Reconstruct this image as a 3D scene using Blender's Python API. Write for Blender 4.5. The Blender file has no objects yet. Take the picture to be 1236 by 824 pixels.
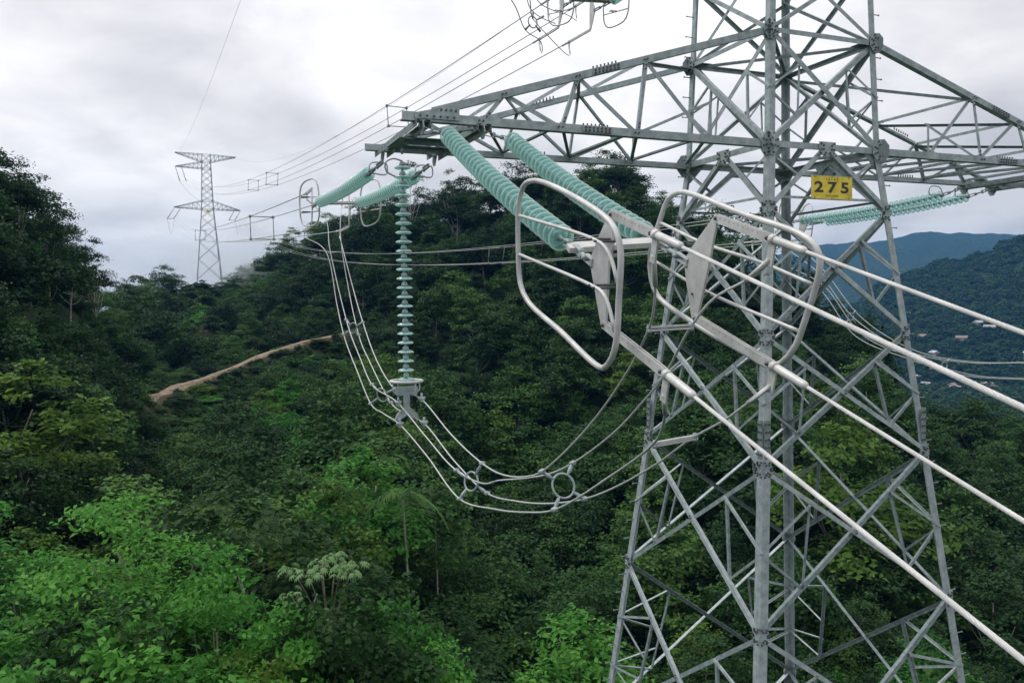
import bpy, bmesh, math, random
import numpy as np
from mathutils import Vector, Matrix
scene = bpy.context.scene
COL = scene.collection
R_ = math.radians

# ------------------------------------------------------------------ camera
F = 987.93                      # focal length for a picture 1236 wide
CAM = np.array([11.5615, 13.7511, -2.8969])
YAW, PITCH, ROLL = -1.95550, -0.046969, -0.0120456
def _rows(yaw, pitch, roll):
    f = np.array([math.cos(pitch)*math.cos(yaw), math.cos(pitch)*math.sin(yaw), math.sin(pitch)])
    r = np.array([math.sin(yaw), -math.cos(yaw), 0.0]); u = np.cross(r, f)
    r2 = math.cos(roll)*r + math.sin(roll)*u; u2 = -math.sin(roll)*r + math.cos(roll)*u
    return np.array([r2, u2, f])
M = _rows(YAW, PITCH, ROLL)
cam = bpy.data.cameras.new('camera'); camo = bpy.data.objects.new('camera', cam); COL.objects.link(camo)
cam.sensor_width = 36; cam.lens = 36*F/1236; cam.clip_start = 0.1; cam.clip_end = 20000
mw = Matrix(((M[0][0], M[1][0], -M[2][0], CAM[0]), (M[0][1], M[1][1], -M[2][1], CAM[1]), (M[0][2], M[1][2], -M[2][2], CAM[2]), (0, 0, 0, 1)))
camo.matrix_world = mw
scene.camera = camo

# ------------------------------------------------------------------ exposure, world, sun
scene.view_settings.view_transform = 'Standard'; scene.view_settings.look = 'None'
scene.view_settings.exposure = 0.0; scene.view_settings.gamma = 1.0
scene.render.resolution_x = 1024; scene.render.resolution_y = 682
scene.render.engine = 'CYCLES'
cy = scene.cycles
cy.max_bounces = 6; cy.diffuse_bounces = 2; cy.glossy_bounces = 2; cy.transmission_bounces = 4
cy.transparent_max_bounces = 24; cy.volume_bounces = 1

SUN_EL, SUN_AZ = R_(58), YAW + R_(62)         # direction towards the sun: left of the view, high
world = bpy.data.worlds.new('World'); scene.world = world; world.use_nodes = True
nt = world.node_tree; nt.nodes.clear()
def N(nt, t, **kw):
    n = nt.nodes.new(t)
    for k, v in kw.items():
        if k == 'inp':
            for a, b in v.items(): n.inputs[a].default_value = b
        else: setattr(n, k, v)
    return n
wo = N(nt, 'ShaderNodeOutputWorld'); bg = N(nt, 'ShaderNodeBackground', inp={'Strength': 0.1})
sky = N(nt, 'ShaderNodeTexSky'); sky.sky_type = 'NISHITA'; sky.sun_disc = False
sky.sun_elevation = SUN_EL; sky.sun_rotation = math.pi/2 - SUN_AZ
tc = N(nt, 'ShaderNodeTexCoord'); sx = N(nt, 'ShaderNodeSeparateXYZ')
nt.links.new(tc.outputs['Generated'], sx.inputs[0])
zc = N(nt, 'ShaderNodeMath', operation='ADD', inp={1: 0.30}); za = N(nt, 'ShaderNodeMath', operation='ABSOLUTE')
nt.links.new(sx.outputs['Z'], za.inputs[0]); nt.links.new(za.outputs[0], zc.inputs[0])
inv = N(nt, 'ShaderNodeMath', operation='DIVIDE', inp={0: 1.0}); nt.links.new(zc.outputs[0], inv.inputs[1])
vs = N(nt, 'ShaderNodeVectorMath', operation='SCALE'); nt.links.new(tc.outputs['Generated'], vs.inputs[0]); nt.links.new(inv.outputs[0], vs.inputs['Scale'])
mp = N(nt, 'ShaderNodeMapping', inp={'Location': (3.1, 1.7, 0.0)}); nt.links.new(vs.outputs[0], mp.inputs[0])
n1 = N(nt, 'ShaderNodeTexNoise', inp={'Scale': 0.85, 'Detail': 3.0, 'Roughness': 0.5, 'Distortion': 0.3})
n2 = N(nt, 'ShaderNodeTexNoise', inp={'Scale': 3.1, 'Detail': 7.0, 'Roughness': 0.52, 'Distortion': 0.25})
for n in (n1, n2): nt.links.new(mp.outputs[0], n.inputs['Vector'])
r1 = N(nt, 'ShaderNodeValToRGB'); r1.color_ramp.elements[0].position = 0.36; r1.color_ramp.elements[1].position = 0.66
r1.color_ramp.elements[0].color = (5.9, 5.75, 5.75, 1); r1.color_ramp.elements[1].color = (9.9, 9.7, 9.6, 1)
r2 = N(nt, 'ShaderNodeValToRGB'); r2.color_ramp.elements[0].position = 0.34; r2.color_ramp.elements[1].position = 0.64
r2.color_ramp.elements[0].color = (0.80, 0.80, 0.82, 1); r2.color_ramp.elements[1].color = (1.10, 1.09, 1.08, 1)
nt.links.new(n1.outputs[0], r1.inputs[0]); nt.links.new(n2.outputs[0], r2.inputs[0])
mu = N(nt, 'ShaderNodeMix', data_type='RGBA', blend_type='MULTIPLY'); mu.inputs[0].default_value = 1.0; mu.clamp_result = False
nt.links.new(r1.outputs[0], mu.inputs[6]); nt.links.new(r2.outputs[0], mu.inputs[7])
mx = N(nt, 'ShaderNodeMix', data_type='RGBA'); mx.inputs[0].default_value = 0.93
# overcast sky: brighter towards the zenith
zg = N(nt, 'ShaderNodeMath', operation='MULTIPLY_ADD', inp={1: 1.15, 2: 0.93}); nt.links.new(za.outputs[0], zg.inputs[0])
gs = N(nt, 'ShaderNodeVectorMath', operation='SCALE'); nt.links.new(mu.outputs[2], gs.inputs[0]); nt.links.new(zg.outputs[0], gs.inputs['Scale'])
nt.links.new(sky.outputs[0], mx.inputs[6]); nt.links.new(gs.outputs[0], mx.inputs[7])
nt.links.new(mx.outputs[2], bg.inputs[0]); nt.links.new(bg.outputs[0], wo.inputs[0])

sl = bpy.data.lights.new('sun', 'SUN'); sl.energy = 1.5; sl.angle = R_(11); sl.color = (1.0, 0.97, 0.93)
so = bpy.data.objects.new('sun', sl); COL.objects.link(so)
sdir = Vector((math.cos(SUN_EL)*math.cos(SUN_AZ), math.cos(SUN_EL)*math.sin(SUN_AZ), math.sin(SUN_EL)))
so.rotation_euler = (-sdir).to_track_quat('-Z', 'Y').to_euler()

# ------------------------------------------------------------------ measuring helpers (photo pixel -> point of the place)
def ray(u, v): return M.T @ np.array([(u-618)/F, -(v-412)/F, 1.0])
def onp(u, v, ax, val):
    d = ray(u, v); t = (val-CAM[ax])/d[ax]; return CAM + t*d
def dep(u, v, t): return CAM + t*ray(u, v)
def proj(P):
    q = M @ (np.asarray(P, float)-CAM); return 618+F*q[0]/q[2], 412-F*q[1]/q[2], q[2]
RIGHT = np.array([math.sin(YAW), -math.cos(YAW), 0.0]); FWD = np.array([math.cos(YAW), math.sin(YAW), 0.0])

# ------------------------------------------------------------------ materials
def mat(name): 
    m = bpy.data.materials.new(name); m.use_nodes = True
    t = m.node_tree; return m, t, t.nodes['Principled BSDF'], t.nodes['Material Output']
def noisy(name, c0, c1, scale, rough=0.5, metal=0.0, coord='Object', detail=6, bump=0.0, lo=.35, hi=.68):
    m, t, b, o = mat(name)
    tc = N(t, 'ShaderNodeTexCoord'); n = N(t, 'ShaderNodeTexNoise', inp={'Scale': scale, 'Detail': detail, 'Roughness': .6})
    r = N(t, 'ShaderNodeValToRGB'); r.color_ramp.elements[0].position = lo; r.color_ramp.elements[1].position = hi
    r.color_ramp.elements[0].color = (*c0, 1); r.color_ramp.elements[1].color = (*c1, 1)
    t.links.new(tc.outputs[coord], n.inputs['Vector']); t.links.new(n.outputs[0], r.inputs[0]); t.links.new(r.outputs[0], b.inputs['Base Color'])
    b.inputs['Roughness'].default_value = rough; b.inputs['Metallic'].default_value = metal
    if bump:
        bp = N(t, 'ShaderNodeBump', inp={'Strength': bump, 'Distance': .02}); t.links.new(n.outputs[0], bp.inputs['Height']); t.links.new(bp.outputs[0], b.inputs['Normal'])
    return m
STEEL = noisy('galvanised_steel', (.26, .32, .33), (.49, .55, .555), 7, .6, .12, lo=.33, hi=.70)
STEEL2 = noisy('dark_and_shaded_steel', (.15, .20, .205), (.32, .38, .385), 10, .65, .12, lo=.33, hi=.70)  # dark steel; on lower legs, inner and underside members it paints in shade
ALU = noisy('aluminium', (.50, .505, .495), (.69, .69, .67), 6, .45, .12)
CABLE = noisy('aluminium_strand', (.42, .45, .44), (.62, .64, .63), 40, .5, .15)
BOLT = noisy('bolt_steel', (.06, .07, .07), (.16, .17, .17), 30, .6, .4)
FARSTEEL = noisy('hazed_steel', (.30, .36, .40), (.46, .51, .54), 2, .6, .2)  # lighter and bluer steel: fading with distance put into the colour
YELLOW = noisy('yellow_enamel', (.66, .48, .03), (.92, .72, .07), 5, .5, lo=.30, hi=.55)
BLACK = noisy('black_lettering', (.025, .025, .022), (.09, .075, .05), 30, .6)
FADED = noisy('faded_lettering', (.16, .12, .03), (.30, .22, .04), 40, .6)
SOIL = noisy('red_soil', (.17, .10, .06), (.34, .23, .15), .5, .95, bump=.4)
ROAD = noisy('dirt_track', (.15, .115, .075), (.34, .27, .19), 1.2, .95, bump=.4)
BARK = noisy('bark', (.10, .085, .07), (.28, .25, .21), 3, .9, bump=.5)
PALEBARK = noisy('pale_bark', (.26, .25, .22), (.48, .46, .42), 2.5, .9)

def glass_mat():
    m, t, b, o = mat('green_glass')
    b.inputs['Roughness'].default_value = .08; b.inputs['Specular IOR Level'].default_value = 1.0; b.inputs['Coat Weight'].default_value = .5
    tc = N(t, 'ShaderNodeTexCoord'); sp = N(t, 'ShaderNodeVectorMath', operation='MULTIPLY'); sp.inputs[1].default_value = (1, 1, 0); ln = N(t, 'ShaderNodeVectorMath', operation='LENGTH')
    t.links.new(tc.outputs['Object'], sp.inputs[0]); t.links.new(sp.outputs[0], ln.inputs[0])
    mr = N(t, 'ShaderNodeMapRange', inp={1: .105, 2: .136, 3: 0.0, 4: 1.0}); t.links.new(ln.outputs['Value'], mr.inputs[0])     # thick glass bead at the rim, its bright highlight put into the colour
    rr = N(t, 'ShaderNodeValToRGB'); rr.color_ramp.elements[0].color = (.50, .78, .75, 1); rr.color_ramp.elements[1].color = (.84, .98, .96, 1)
    t.links.new(mr.outputs[0], rr.inputs[0]); t.links.new(rr.outputs[0], b.inputs['Base Color'])
    tr = N(t, 'ShaderNodeBsdfTransparent', inp={'Color': (.82, .97, .95, 1)})
    tl = N(t, 'ShaderNodeBsdfTranslucent'); t.links.new(rr.outputs[0], tl.inputs['Color'])
    f1 = N(t, 'ShaderNodeMapRange', inp={1: 0, 2: 1, 3: .12, 4: .74}); f2 = N(t, 'ShaderNodeMapRange', inp={1: 0, 2: 1, 3: .15, 4: .55}); t.links.new(mr.outputs[0], f1.inputs[0]); t.links.new(mr.outputs[0], f2.inputs[0])
    m1 = N(t, 'ShaderNodeMixShader'); m2 = N(t, 'ShaderNodeMixShader'); t.links.new(f1.outputs[0], m1.inputs[0]); t.links.new(f2.outputs[0], m2.inputs[0])
    t.links.new(tr.outputs[0], m1.inputs[1]); t.links.new(tl.outputs[0], m1.inputs[2])
    t.links.new(m1.outputs[0], m2.inputs[1]); t.links.new(b.outputs[0], m2.inputs[2]); t.links.new(m2.outputs[0], o.inputs[0])
    return m
GLASS = glass_mat()

def leaf_mat(name, dark, mid, light, trans=.28, rough=.55):
    m, t, b, o = mat(name)
    at = N(t, 'ShaderNodeAttribute', attribute_name='tone'); oi = N(t, 'ShaderNodeObjectInfo')
    a = N(t, 'ShaderNodeMath', operation='MULTIPLY', inp={1: .50}); t.links.new(at.outputs['Fac'], a.inputs[0])
    c = N(t, 'ShaderNodeMath', operation='MULTIPLY_ADD', inp={1: .50}); t.links.new(oi.outputs['Random'], c.inputs[0]); t.links.new(a.outputs[0], c.inputs[2])
    r = N(t, 'ShaderNodeValToRGB'); e = r.color_ramp.elements; e[0].position = .12; e[1].position = .9
    e[0].color = (*dark, 1); e[1].color = (*light, 1); k = e.new(.5); k.color = (*mid, 1)
    t.links.new(c.outputs[0], r.inputs[0]); t.links.new(r.outputs[0], b.inputs['Base Color'])
    b.inputs['Roughness'].default_value = rough; b.inputs['Specular IOR Level'].default_value = .12
    tl = N(t, 'ShaderNodeBsdfTranslucent'); t.links.new(r.outputs[0], tl.inputs['Color'])
    ms = N(t, 'ShaderNodeMixShader', inp={0: trans}); t.links.new(b.outputs[0], ms.inputs[1]); t.links.new(tl.outputs[0], ms.inputs[2]); t.links.new(ms.outputs[0], o.inputs[0])
    return m
LEAF = leaf_mat('forest_leaves', (.016, .044, .013), (.042, .110, .028), (.115, .225, .045))
LEAFD = leaf_mat('dark_leaves', (.010, .030, .012), (.026, .066, .022), (.060, .125, .034))
LEAFB = leaf_mat('bright_leaves', (.030, .110, .024), (.075, .260, .042), (.170, .410, .070), .36)
LEAFP = leaf_mat('pale_leaves', (.07, .17, .06), (.13, .27, .10), (.22, .37, .16), .3)
LEAFY = leaf_mat('yellow_green_leaves', (.045, .10, .018), (.09, .18, .028), (.18, .27, .045), .3)

# ------------------------------------------------------------------ mesh helpers
def tag(o, label=None, cat=None, group=None, kind=None):
    if label: o['label'] = label
    if cat: o['category'] = cat
    if group: o['group'] = group
    if kind: o['kind'] = kind
    return o
def empty(name, loc, label, cat, group=None):
    o = bpy.data.objects.new(name, None); COL.objects.link(o); o.location = [float(x) for x in loc]
    o.empty_display_size = .3
    return tag(o, label, cat, group)
def mk(name, me, parent=None):
    o = bpy.data.objects.new(name, me); COL.objects.link(o)
    if parent is not None:
        o.parent = parent; o.location = -parent.location if parent.type == 'EMPTY' and parent.parent is None and not parent.get('local') else (0, 0, 0)
    return o
class MB:
    """collects shapes; build() links them as one mesh object"""
    def __init__(s): s.v = []; s.f = []; s.sm = []
    def add(s, vs, fs, smooth=False):
        n = len(s.v); s.v += [tuple(map(float, p)) for p in vs]; s.f += [tuple(i+n for i in f) for f in fs]; s.sm += [smooth]*len(fs)
        return s
    def box(s, c, ax, ay, az):
        c, ax, ay, az = map(np.asarray, (c, ax, ay, az))
        vs = [c+i*ax+j*ay+k*az for i in (-.5, .5) for j in (-.5, .5) for k in (-.5, .5)]
        return s.add(vs, [(0, 1, 3, 2), (4, 6, 7, 5), (0, 4, 5, 1), (2, 3, 7, 6), (0, 2, 6, 4), (1, 5, 7, 3)])
    def prism(s, pts, n):
        k = len(pts); n = np.asarray(n); vs = [np.asarray(p)-n/2 for p in pts]+[np.asarray(p)+n/2 for p in pts]
        return s.add(vs, [tuple(range(k)), tuple(range(2*k-1, k-1, -1))]+[(i, (i+1) % k, k+(i+1) % k, k+i) for i in range(k)])
    def tube(s, pts, r, seg=10, closed=False, lobes=0, twist=0.0):
        pts = np.array(pts, float); n = len(pts)
        if closed: tan = np.roll(pts, -1, 0)-np.roll(pts, 1, 0)
        else: tan = np.gradient(pts, axis=0)
        tan /= np.linalg.norm(tan, axis=1)[:, None]
        a = np.array([0, 0, 1.0]) if abs(tan[0][2]) < .9 else np.array([1.0, 0, 0])
        u = np.cross(tan[0], a); u /= np.linalg.norm(u); vs = []; L = 0
        rr = r if hasattr(r, '__len__') else [r]*n
        for i in range(n):
            if i: L += np.linalg.norm(pts[i]-pts[i-1])
            u = u-tan[i]*(u@tan[i]); u /= np.linalg.norm(u); w = np.cross(tan[i], u)
            for k in range(seg):
                th = 2*math.pi*k/seg; q = rr[i]*(1 if not lobes else (1.04 if k % 2 else .93)); th2 = th+twist*L
                vs.append(pts[i]+q*(math.cos(th2)*u+math.sin(th2)*w))
        fs = []
        for i in range(n if closed else n-1):
            j = (i+1) % n
            for k in range(seg): fs.append((i*seg+k, i*seg+(k+1) % seg, j*seg+(k+1) % seg, j*seg+k))
        if closed: return s.add(vs, fs, True)
        s.add(vs, fs, not lobes); b = len(s.v)-len(vs)
        s.f += [tuple(b+k for k in range(seg))[::-1], tuple(b+(n-1)*seg+k for k in range(seg))]; s.sm += [False, False]
        return s
    def lathe(s, prof, P, axis, seg=20):
        axis = np.asarray(axis, float); axis /= np.linalg.norm(axis)
        a = np.array([0, 0, 1.0]) if abs(axis[2]) < .9 else np.array([1.0, 0, 0])
        u = np.cross(axis, a); u /= np.linalg.norm(u); w = np.cross(axis, u); vs = []
        for (r, h) in prof:
            for k in range(seg): t = 2*math.pi*k/seg; vs.append(np.asarray(P)+axis*h+r*(math.cos(t)*u+math.sin(t)*w))
        fs = [(i*seg+k, i*seg+(k+1) % seg, (i+1)*seg+(k+1) % seg, (i+1)*seg+k) for i in range(len(prof)-1) for k in range(seg)]
        return s.add(vs, fs, True)
    def L(s, P, Q, n, w, t, inner=False, flip=False, both=None):
        """angle-section member from P to Q; one flange in the face of outward normal n, the other pointing in"""
        P = np.asarray(P, float); Q = np.asarray(Q, float); a = Q-P; a /= np.linalg.norm(a)
        n = np.asarray(n, float); n = n-a*(n@a); n /= np.linalg.norm(n); sd = np.cross(a, n)
        if flip: sd = -sd
        if both is not None:
            d1, d2 = both; pr = [(0, 0), (w, 0), (w, t), (t, t), (t, w), (0, w)]
            vs = [B+x*np.asarray(d1)+y*np.asarray(d2) for B in (P, Q) for x, y in pr]
        else:
            o = -w/2; k = 1.0 if not inner else -1.0
            pr = [(0, 0), (w, 0), (w, t), (t, t), (t, w*.9), (0, w*.9)]
            vs = [B+(o+x)*sd-(y)*n for B in (P, Q) for x, y in pr]
        fs = [(0, 1, 2, 3, 4, 5), (11, 10, 9, 8, 7, 6)]+[(i, (i+1) % 6, 6+(i+1) % 6, 6+i) for i in range(6)]
        return s.add(vs, fs)
    def mesh(s, name, m):
        me = bpy.data.meshes.new(name); me.from_pydata(s.v, [], s.f)
        me.polygons.foreach_set('use_smooth', s.sm)
        bm = bmesh.new(); bm.from_mesh(me); bmesh.ops.recalc_face_normals(bm, faces=bm.faces); bm.to_mesh(me); bm.free()
        me.materials.append(m); me.update(); return me
    def build(s, name, m, parent=None): return mk(name, s.mesh(name, m), parent)
def spline(P, step=.08):
    P = np.array(P, float); out = []
    E = np.vstack([2*P[0]-P[1], P, 2*P[-1]-P[-2]])
    for i in range(1, len(E)-2):
        a, b, c, d = E[i-1:i+3]; n = max(2, int(np.linalg.norm(c-b)/step))
        ta, tb, tcx = [max(np.linalg.norm(y-x), 1e-4)**.5 for x, y in ((a, b), (b, c), (c, d))]
        m1 = (c-b)+tb*((b-a)/ta-(c-a)/(ta+tb)); m2 = (c-b)+tb*((d-c)/tcx-(d-b)/(tb+tcx))
        for k in range(n):
            t = k/n; out.append((2*t**3-3*t*t+1)*b+(t**3-2*t*t+t)*m1+(-2*t**3+3*t*t)*c+(t**3-t*t)*m2)
    out.append(P[-1]); return np.array(out)
def closed_spline(P, step=.06):
    P = np.array(P, float); n = len(P); out = []
    for i in range(n):
        a, b, c, d = P[i-1], P[i], P[(i+1) % n], P[(i+2) % n]; k = max(2, int(np.linalg.norm(c-b)/step))
        ta, tb, tcx = [max(np.linalg.norm(y-x), 1e-4)**.5 for x, y in ((a, b), (b, c), (c, d))]
        m1 = (c-b)+tb*((b-a)/ta-(c-a)/(ta+tb)); m2 = (c-b)+tb*((d-c)/tcx-(d-b)/(tb+tcx))
        for j in range(k):
            t = j/k; out.append((2*t**3-3*t*t+1)*b+(t**3-2*t*t+t)*m1+(-2*t**3+3*t*t)*c+(t**3-t*t)*m2)
    return np.array(out)

# ------------------------------------------------------------------ the lattice tower (waist centre at the origin, metres)
GZ = -27.5                       # foot of the tower
def hw(z):
    if z <= 0: return 1.35-.11*z
    return max(1.35-.0327*z, .9)
LEGS = {'A': (1, 1), 'B': (-1, 1), 'C': (-1, -1), 'D': (1, -1)}
def corner(l, z): w = hw(z); return np.array([LEGS[l][0]*w, LEGS[l][1]*w, z])
FACES = [('A', 'B', (0, 1, .0)), ('C', 'D', (0, -1, .0)), ('D', 'A', (1, 0, .0)), ('B', 'C', (-1, 0, .0))]
tower = empty('lattice_tower', (0, 0, GZ), 'large galvanised steel lattice pylon with the yellow plate 275, filling the right half', 'pylon')
def part(name, mb, m=STEEL): return mb.build(name, m, tower)
bolts = MB()
def bolt(P, n, r=.017, h=.025):
    n = np.asarray(n, float); n /= np.linalg.norm(n)
    a = np.array([0, 0, 1.0]) if abs(n[2]) < .9 else np.array([1.0, 0, 0]); u = np.cross(n, a); u /= np.linalg.norm(u); w = np.cross(n, u)
    k = len(bolts.v); c = np.asarray(P, float)
    ring = [c+r*(math.cos(math.pi/3*i)*u+math.sin(math.pi/3*i)*w) for i in range(6)]
    bolts.add(ring+[p+n*h for p in ring], [(6, 7, 8, 9, 10, 11)]+[(i, (i+1) % 6, 6+(i+1) % 6, 6+i) for i in range(6)])
def member(name, P, Q, n, w, inner=False, flip=False, m=STEEL, ends=True):
    P = np.asarray(P, float); Q = np.asarray(Q, float); n = np.asarray(n, float)
    o = n*(-.040 if inner else .016)
    mb = MB(); mb.L(P+o, Q+o, n, w, max(.008, w*.09), flip=flip)
    ob = part(name, mb, m)
    a = (Q-P); L = np.linalg.norm(a); a /= L
    if ends and not inner and w > .05:
        for e in (.10, .17): bolt(P+o+a*e, n, .014); bolt(Q+o-a*e, n, .014)
    return ob
def gusset(P, n, pts, t=.012, m=STEEL, off=.003, nb=True):
    """plate in the face of normal n at P; pts = (along sideways, up) corners"""
    n = np.asarray(n, float); n /= np.linalg.norm(n); sd = np.cross((0, 0, 1.0), n); sd /= np.linalg.norm(sd); up = np.cross(n, sd)
    c = np.asarray(P, float)+n*(off+t/2)
    mb = MB(); mb.prism([c+x*sd+y*up for x, y in pts], n*t); part('gusset_plate', mb, m)
    if nb:
        cx = sum(p[0] for p in pts)/len(pts); cyy = sum(p[1] for p in pts)/len(pts)
        for x, y in pts:
            for k in (.78, .5): bolt(c+n*t/2+(cx+(x-cx)*k)*sd+(cyy+(y-cyy)*k)*up, n)
Z = [0, -1.218, -3.577, -5.927, -8.794, -12.4, -17.2, -22.0, GZ]
ZU = [2.108, 3.70, 5.30, 6.90, 8.60, 10.3, 12.0, 13.6]
# legs, spliced into lengths
for l, (ax, ay) in LEGS.items():
    for z0, z1, w in ((14.2, 2.4, .13), (2.4, 0, .135), (0, -5.6, .15), (-5.6, -12.4, .17), (-12.4, GZ, .20)):
        mb = MB(); mb.L(corner(l, z0), corner(l, z1), (0, 0, 1), w, .016, both=((-ax, 0, 0), (0, -ay, 0))); part('leg', mb, STEEL if z0 > -6 else STEEL2)  # lower lengths take the darker steel as painted shade
    for zs in (-5.6,):             # splice plates with bolt rows
        for n, s in (((ax, 0, 0), (0, -ay, 0)), ((0, ay, 0), (-ax, 0, 0))):
            n = np.array(n, float); s = np.array(s, float); c = corner(l, zs)+n*.011+s*.075; mb = MB(); mb.box(c, n*.012, s*.13, (0, 0, 1.1)); part('splice_plate', mb, STEEL2)
            for k in range(8):
                for q in (-.035, .035): bolt(c+n*.006+s*q+np.array((0, 0, -.48+k*.137)), n)
# step bolts
sb = MB(); sb.tube([(0, 0, 0), (.17, 0, 0)], .010, 6); sb.tube([(.165, 0, 0), (.18, 0, 0)], .018, 6); sbm = sb.mesh('step_bolt', STEEL2)
for l, d in (('D', (1, 0)), ('B', (-1, 0))):
    z = 9.0 if d[0] else 8.8
    while z > -14:
        o = bpy.data.objects.new('step_bolt', sbm); COL.objects.link(o); o.parent = tower
        p = corner(l, z)-np.array([LEGS[l][0]*.05*(d[0] == 0), LEGS[l][1]*.05*(d[1] == 0), 0])
        o.location = (p[0], p[1], p[2]-GZ); o.rotation_euler = (0, 0, math.atan2(d[1], d[0])); z -= .42
# faces below the waist
G6 = [(-.24, .10), (-.10, .26), (.10, .26), (.24, .10), (.24, -.08), (.10, -.24), (-.10, -.24), (-.24, -.08)]
for fi, (p, q, n) in enumerate(FACES):
    n = np.array(n, float)
    nn = np.array([n[0], n[1], .11]); nn /= np.linalg.norm(nn)
    # waist girt, V under it, sign bar
    member('girt', corner(p, 0), corner(q, 0), n, .12)
    mid = (corner(p, 0)+corner(q, 0))/2
    member('knee_brace', mid+(corner(p, 0)-mid)*.06+np.array((0, 0, -.05)), corner(p, Z[1]), nn, .10)
    member('knee_brace', mid+(corner(q, 0)-mid)*.06+np.array((0, 0, -.05)), corner(q, Z[1]), nn, .10, flip=True)
    gusset(mid, n, [(-.20, .10), (.20, .10), (.20, -.04), (.10, -.18), (-.10, -.18), (-.20, -.04)], off=.030)
    f = .80; a = mid+(corner(p, Z[1])-mid)*f; b = mid+(corner(q, Z[1])-mid)*f
    member('knee_tie', a, b, nn, .05, inner=True)
    for g, l in ((.45, p), (.45, q)):
        a = mid+(corner(l, Z[1])-mid)*g; member('redundant_strut', a, corner(l, -.12), nn, .045, inner=True)
    for k in range(1, len(Z)-1):
        zt, zb = Z[k], Z[k+1]; w = .085 if k < 5 else .11; m = STEEL
        P0, Q0, P1, Q1 = corner(p, zt), corner(q, zt), corner(p, zb), corner(q, zb)
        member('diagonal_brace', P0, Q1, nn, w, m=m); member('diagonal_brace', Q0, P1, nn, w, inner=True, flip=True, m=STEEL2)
        # crossing point
        wt, wb = np.linalg.norm(Q0-P0), np.linalg.norm(Q1-P1)
        # posts and struts at each side
        for (T0, B0, T1, B1, l) in ((P0, P1, Q0, Q1, p), (Q0, Q1, P0, P1, q)):
            g = .24
            top = T0+(B1-T0)*g*1.0; bot = B0+(T1-B0)*(g)
            lm = corner(l, (zt+zb)/2-.02)
            if k < 4:
                member('post', top, bot, nn, .055, inner=True, m=STEEL2)
                member('redundant_strut', top, lm, nn, .05, m=STEEL); member('redundant_strut', bot, lm, nn, .05, inner=True, m=STEEL2)
            else:
                l1, l2 = corner(l, zt+(zb-zt)*.36), corner(l, zt+(zb-zt)*.68)
                member('post', top, bot, nn, .06, inner=True, m=STEEL2)
                member('redundant_strut', top, l1, nn, .05, m=STEEL); member('redundant_strut', bot, l2, nn, .05, inner=True, m=STEEL)
                md = (top+bot)/2; member('redundant_strut', md, l1, nn, .045, inner=True); member('redundant_strut', md+(bot-md)*.5, l2, nn, .045)
        X = P0+(Q1-P0)*(wt/(wt+wb)); bolt(X+n*.03, n); bolt(X+n*.03+np.array((0, 0, .05)), n)
    # faces above the waist
    lev = [0]+ZU
    for k in range(len(lev)-1):
        zt, zb = lev[k+1], lev[k]; P0, Q0, P1, Q1 = corner(p, zt), corner(q, zt), corner(p, zb), corner(q, zb)
        w = .10 if k == 0 else .075
        member('diagonal_brace', P0, Q1, n, w); member('diagonal_brace', Q0, P1, n, w, inner=True, flip=True)
        if k in (0, 4, 6): member('girt', P0, Q0, n, .09)
        if k == 0:
            for (T, B, Tq, Bq) in ((P0, P1, Q0, Q1), (Q0, Q1, P0, P1)):
                d1 = T+(Bq-T)*.27; d2 = B+(Tq-B)*.27
                member('post', d1, d2, n, .045, inner=True); member('redundant_strut', d1, corner(p if T is P0 else q, 1.05), n, .04); member('redundant_strut', d2, corner(p if T is P0 else q, 1.05), n, .04, inner=True)
# gussets on the legs
for l, (ax, ay) in LEGS.items():
    for z in (0, 2.108):
        for n, s in (((0, ay, 0), 1), ((ax, 0, 0), 1)):
            n = np.array(n, float); t = corner(l, z)
            pts = [(x*.85, y*.9) for x, y in G6] if z == 0 else [(x*.68, y*.75) for x, y in G6]
            gusset(t, n, pts, off=.030)
        mb = MB(); c = corner(l, z)+np.array((-ax*.16, -ay*.16, 0)); mb.prism([c+np.array(q+(0,)) for q in ((-.16, -.16), (.16, -.16), (.16, .16), (-.16, .16))], (0, 0, .014)); part('gusset_plate', mb, STEEL2)
    for z in Z[1:6]:
        for n in ((0, ay, 0), (ax, 0, 0)):
            n = np.array(n, float); sdv = np.cross((0, 0, 1.0), n); inward = -np.sign(sdv@np.array((ax, ay, 0)))
            gusset(corner(l, z), n, [(inward*.0, .17), (inward*.13, .15), (inward*.20, .03), (inward*.20, -.03), (inward*.13, -.15), (inward*.0, -.17)], off=.002)
# plan bracing
for z, w in ((2.108, .07), (0, .07)):
    for a, b, dz in (('A', 'C', .03), ('B', 'D', -.03)): member('plan_brace', corner(a, z)+np.array((0, 0, dz)), corner(b, z)+np.array((0, 0, dz)), (0, 0, 1), w, ends=False, m=STEEL2)
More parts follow.
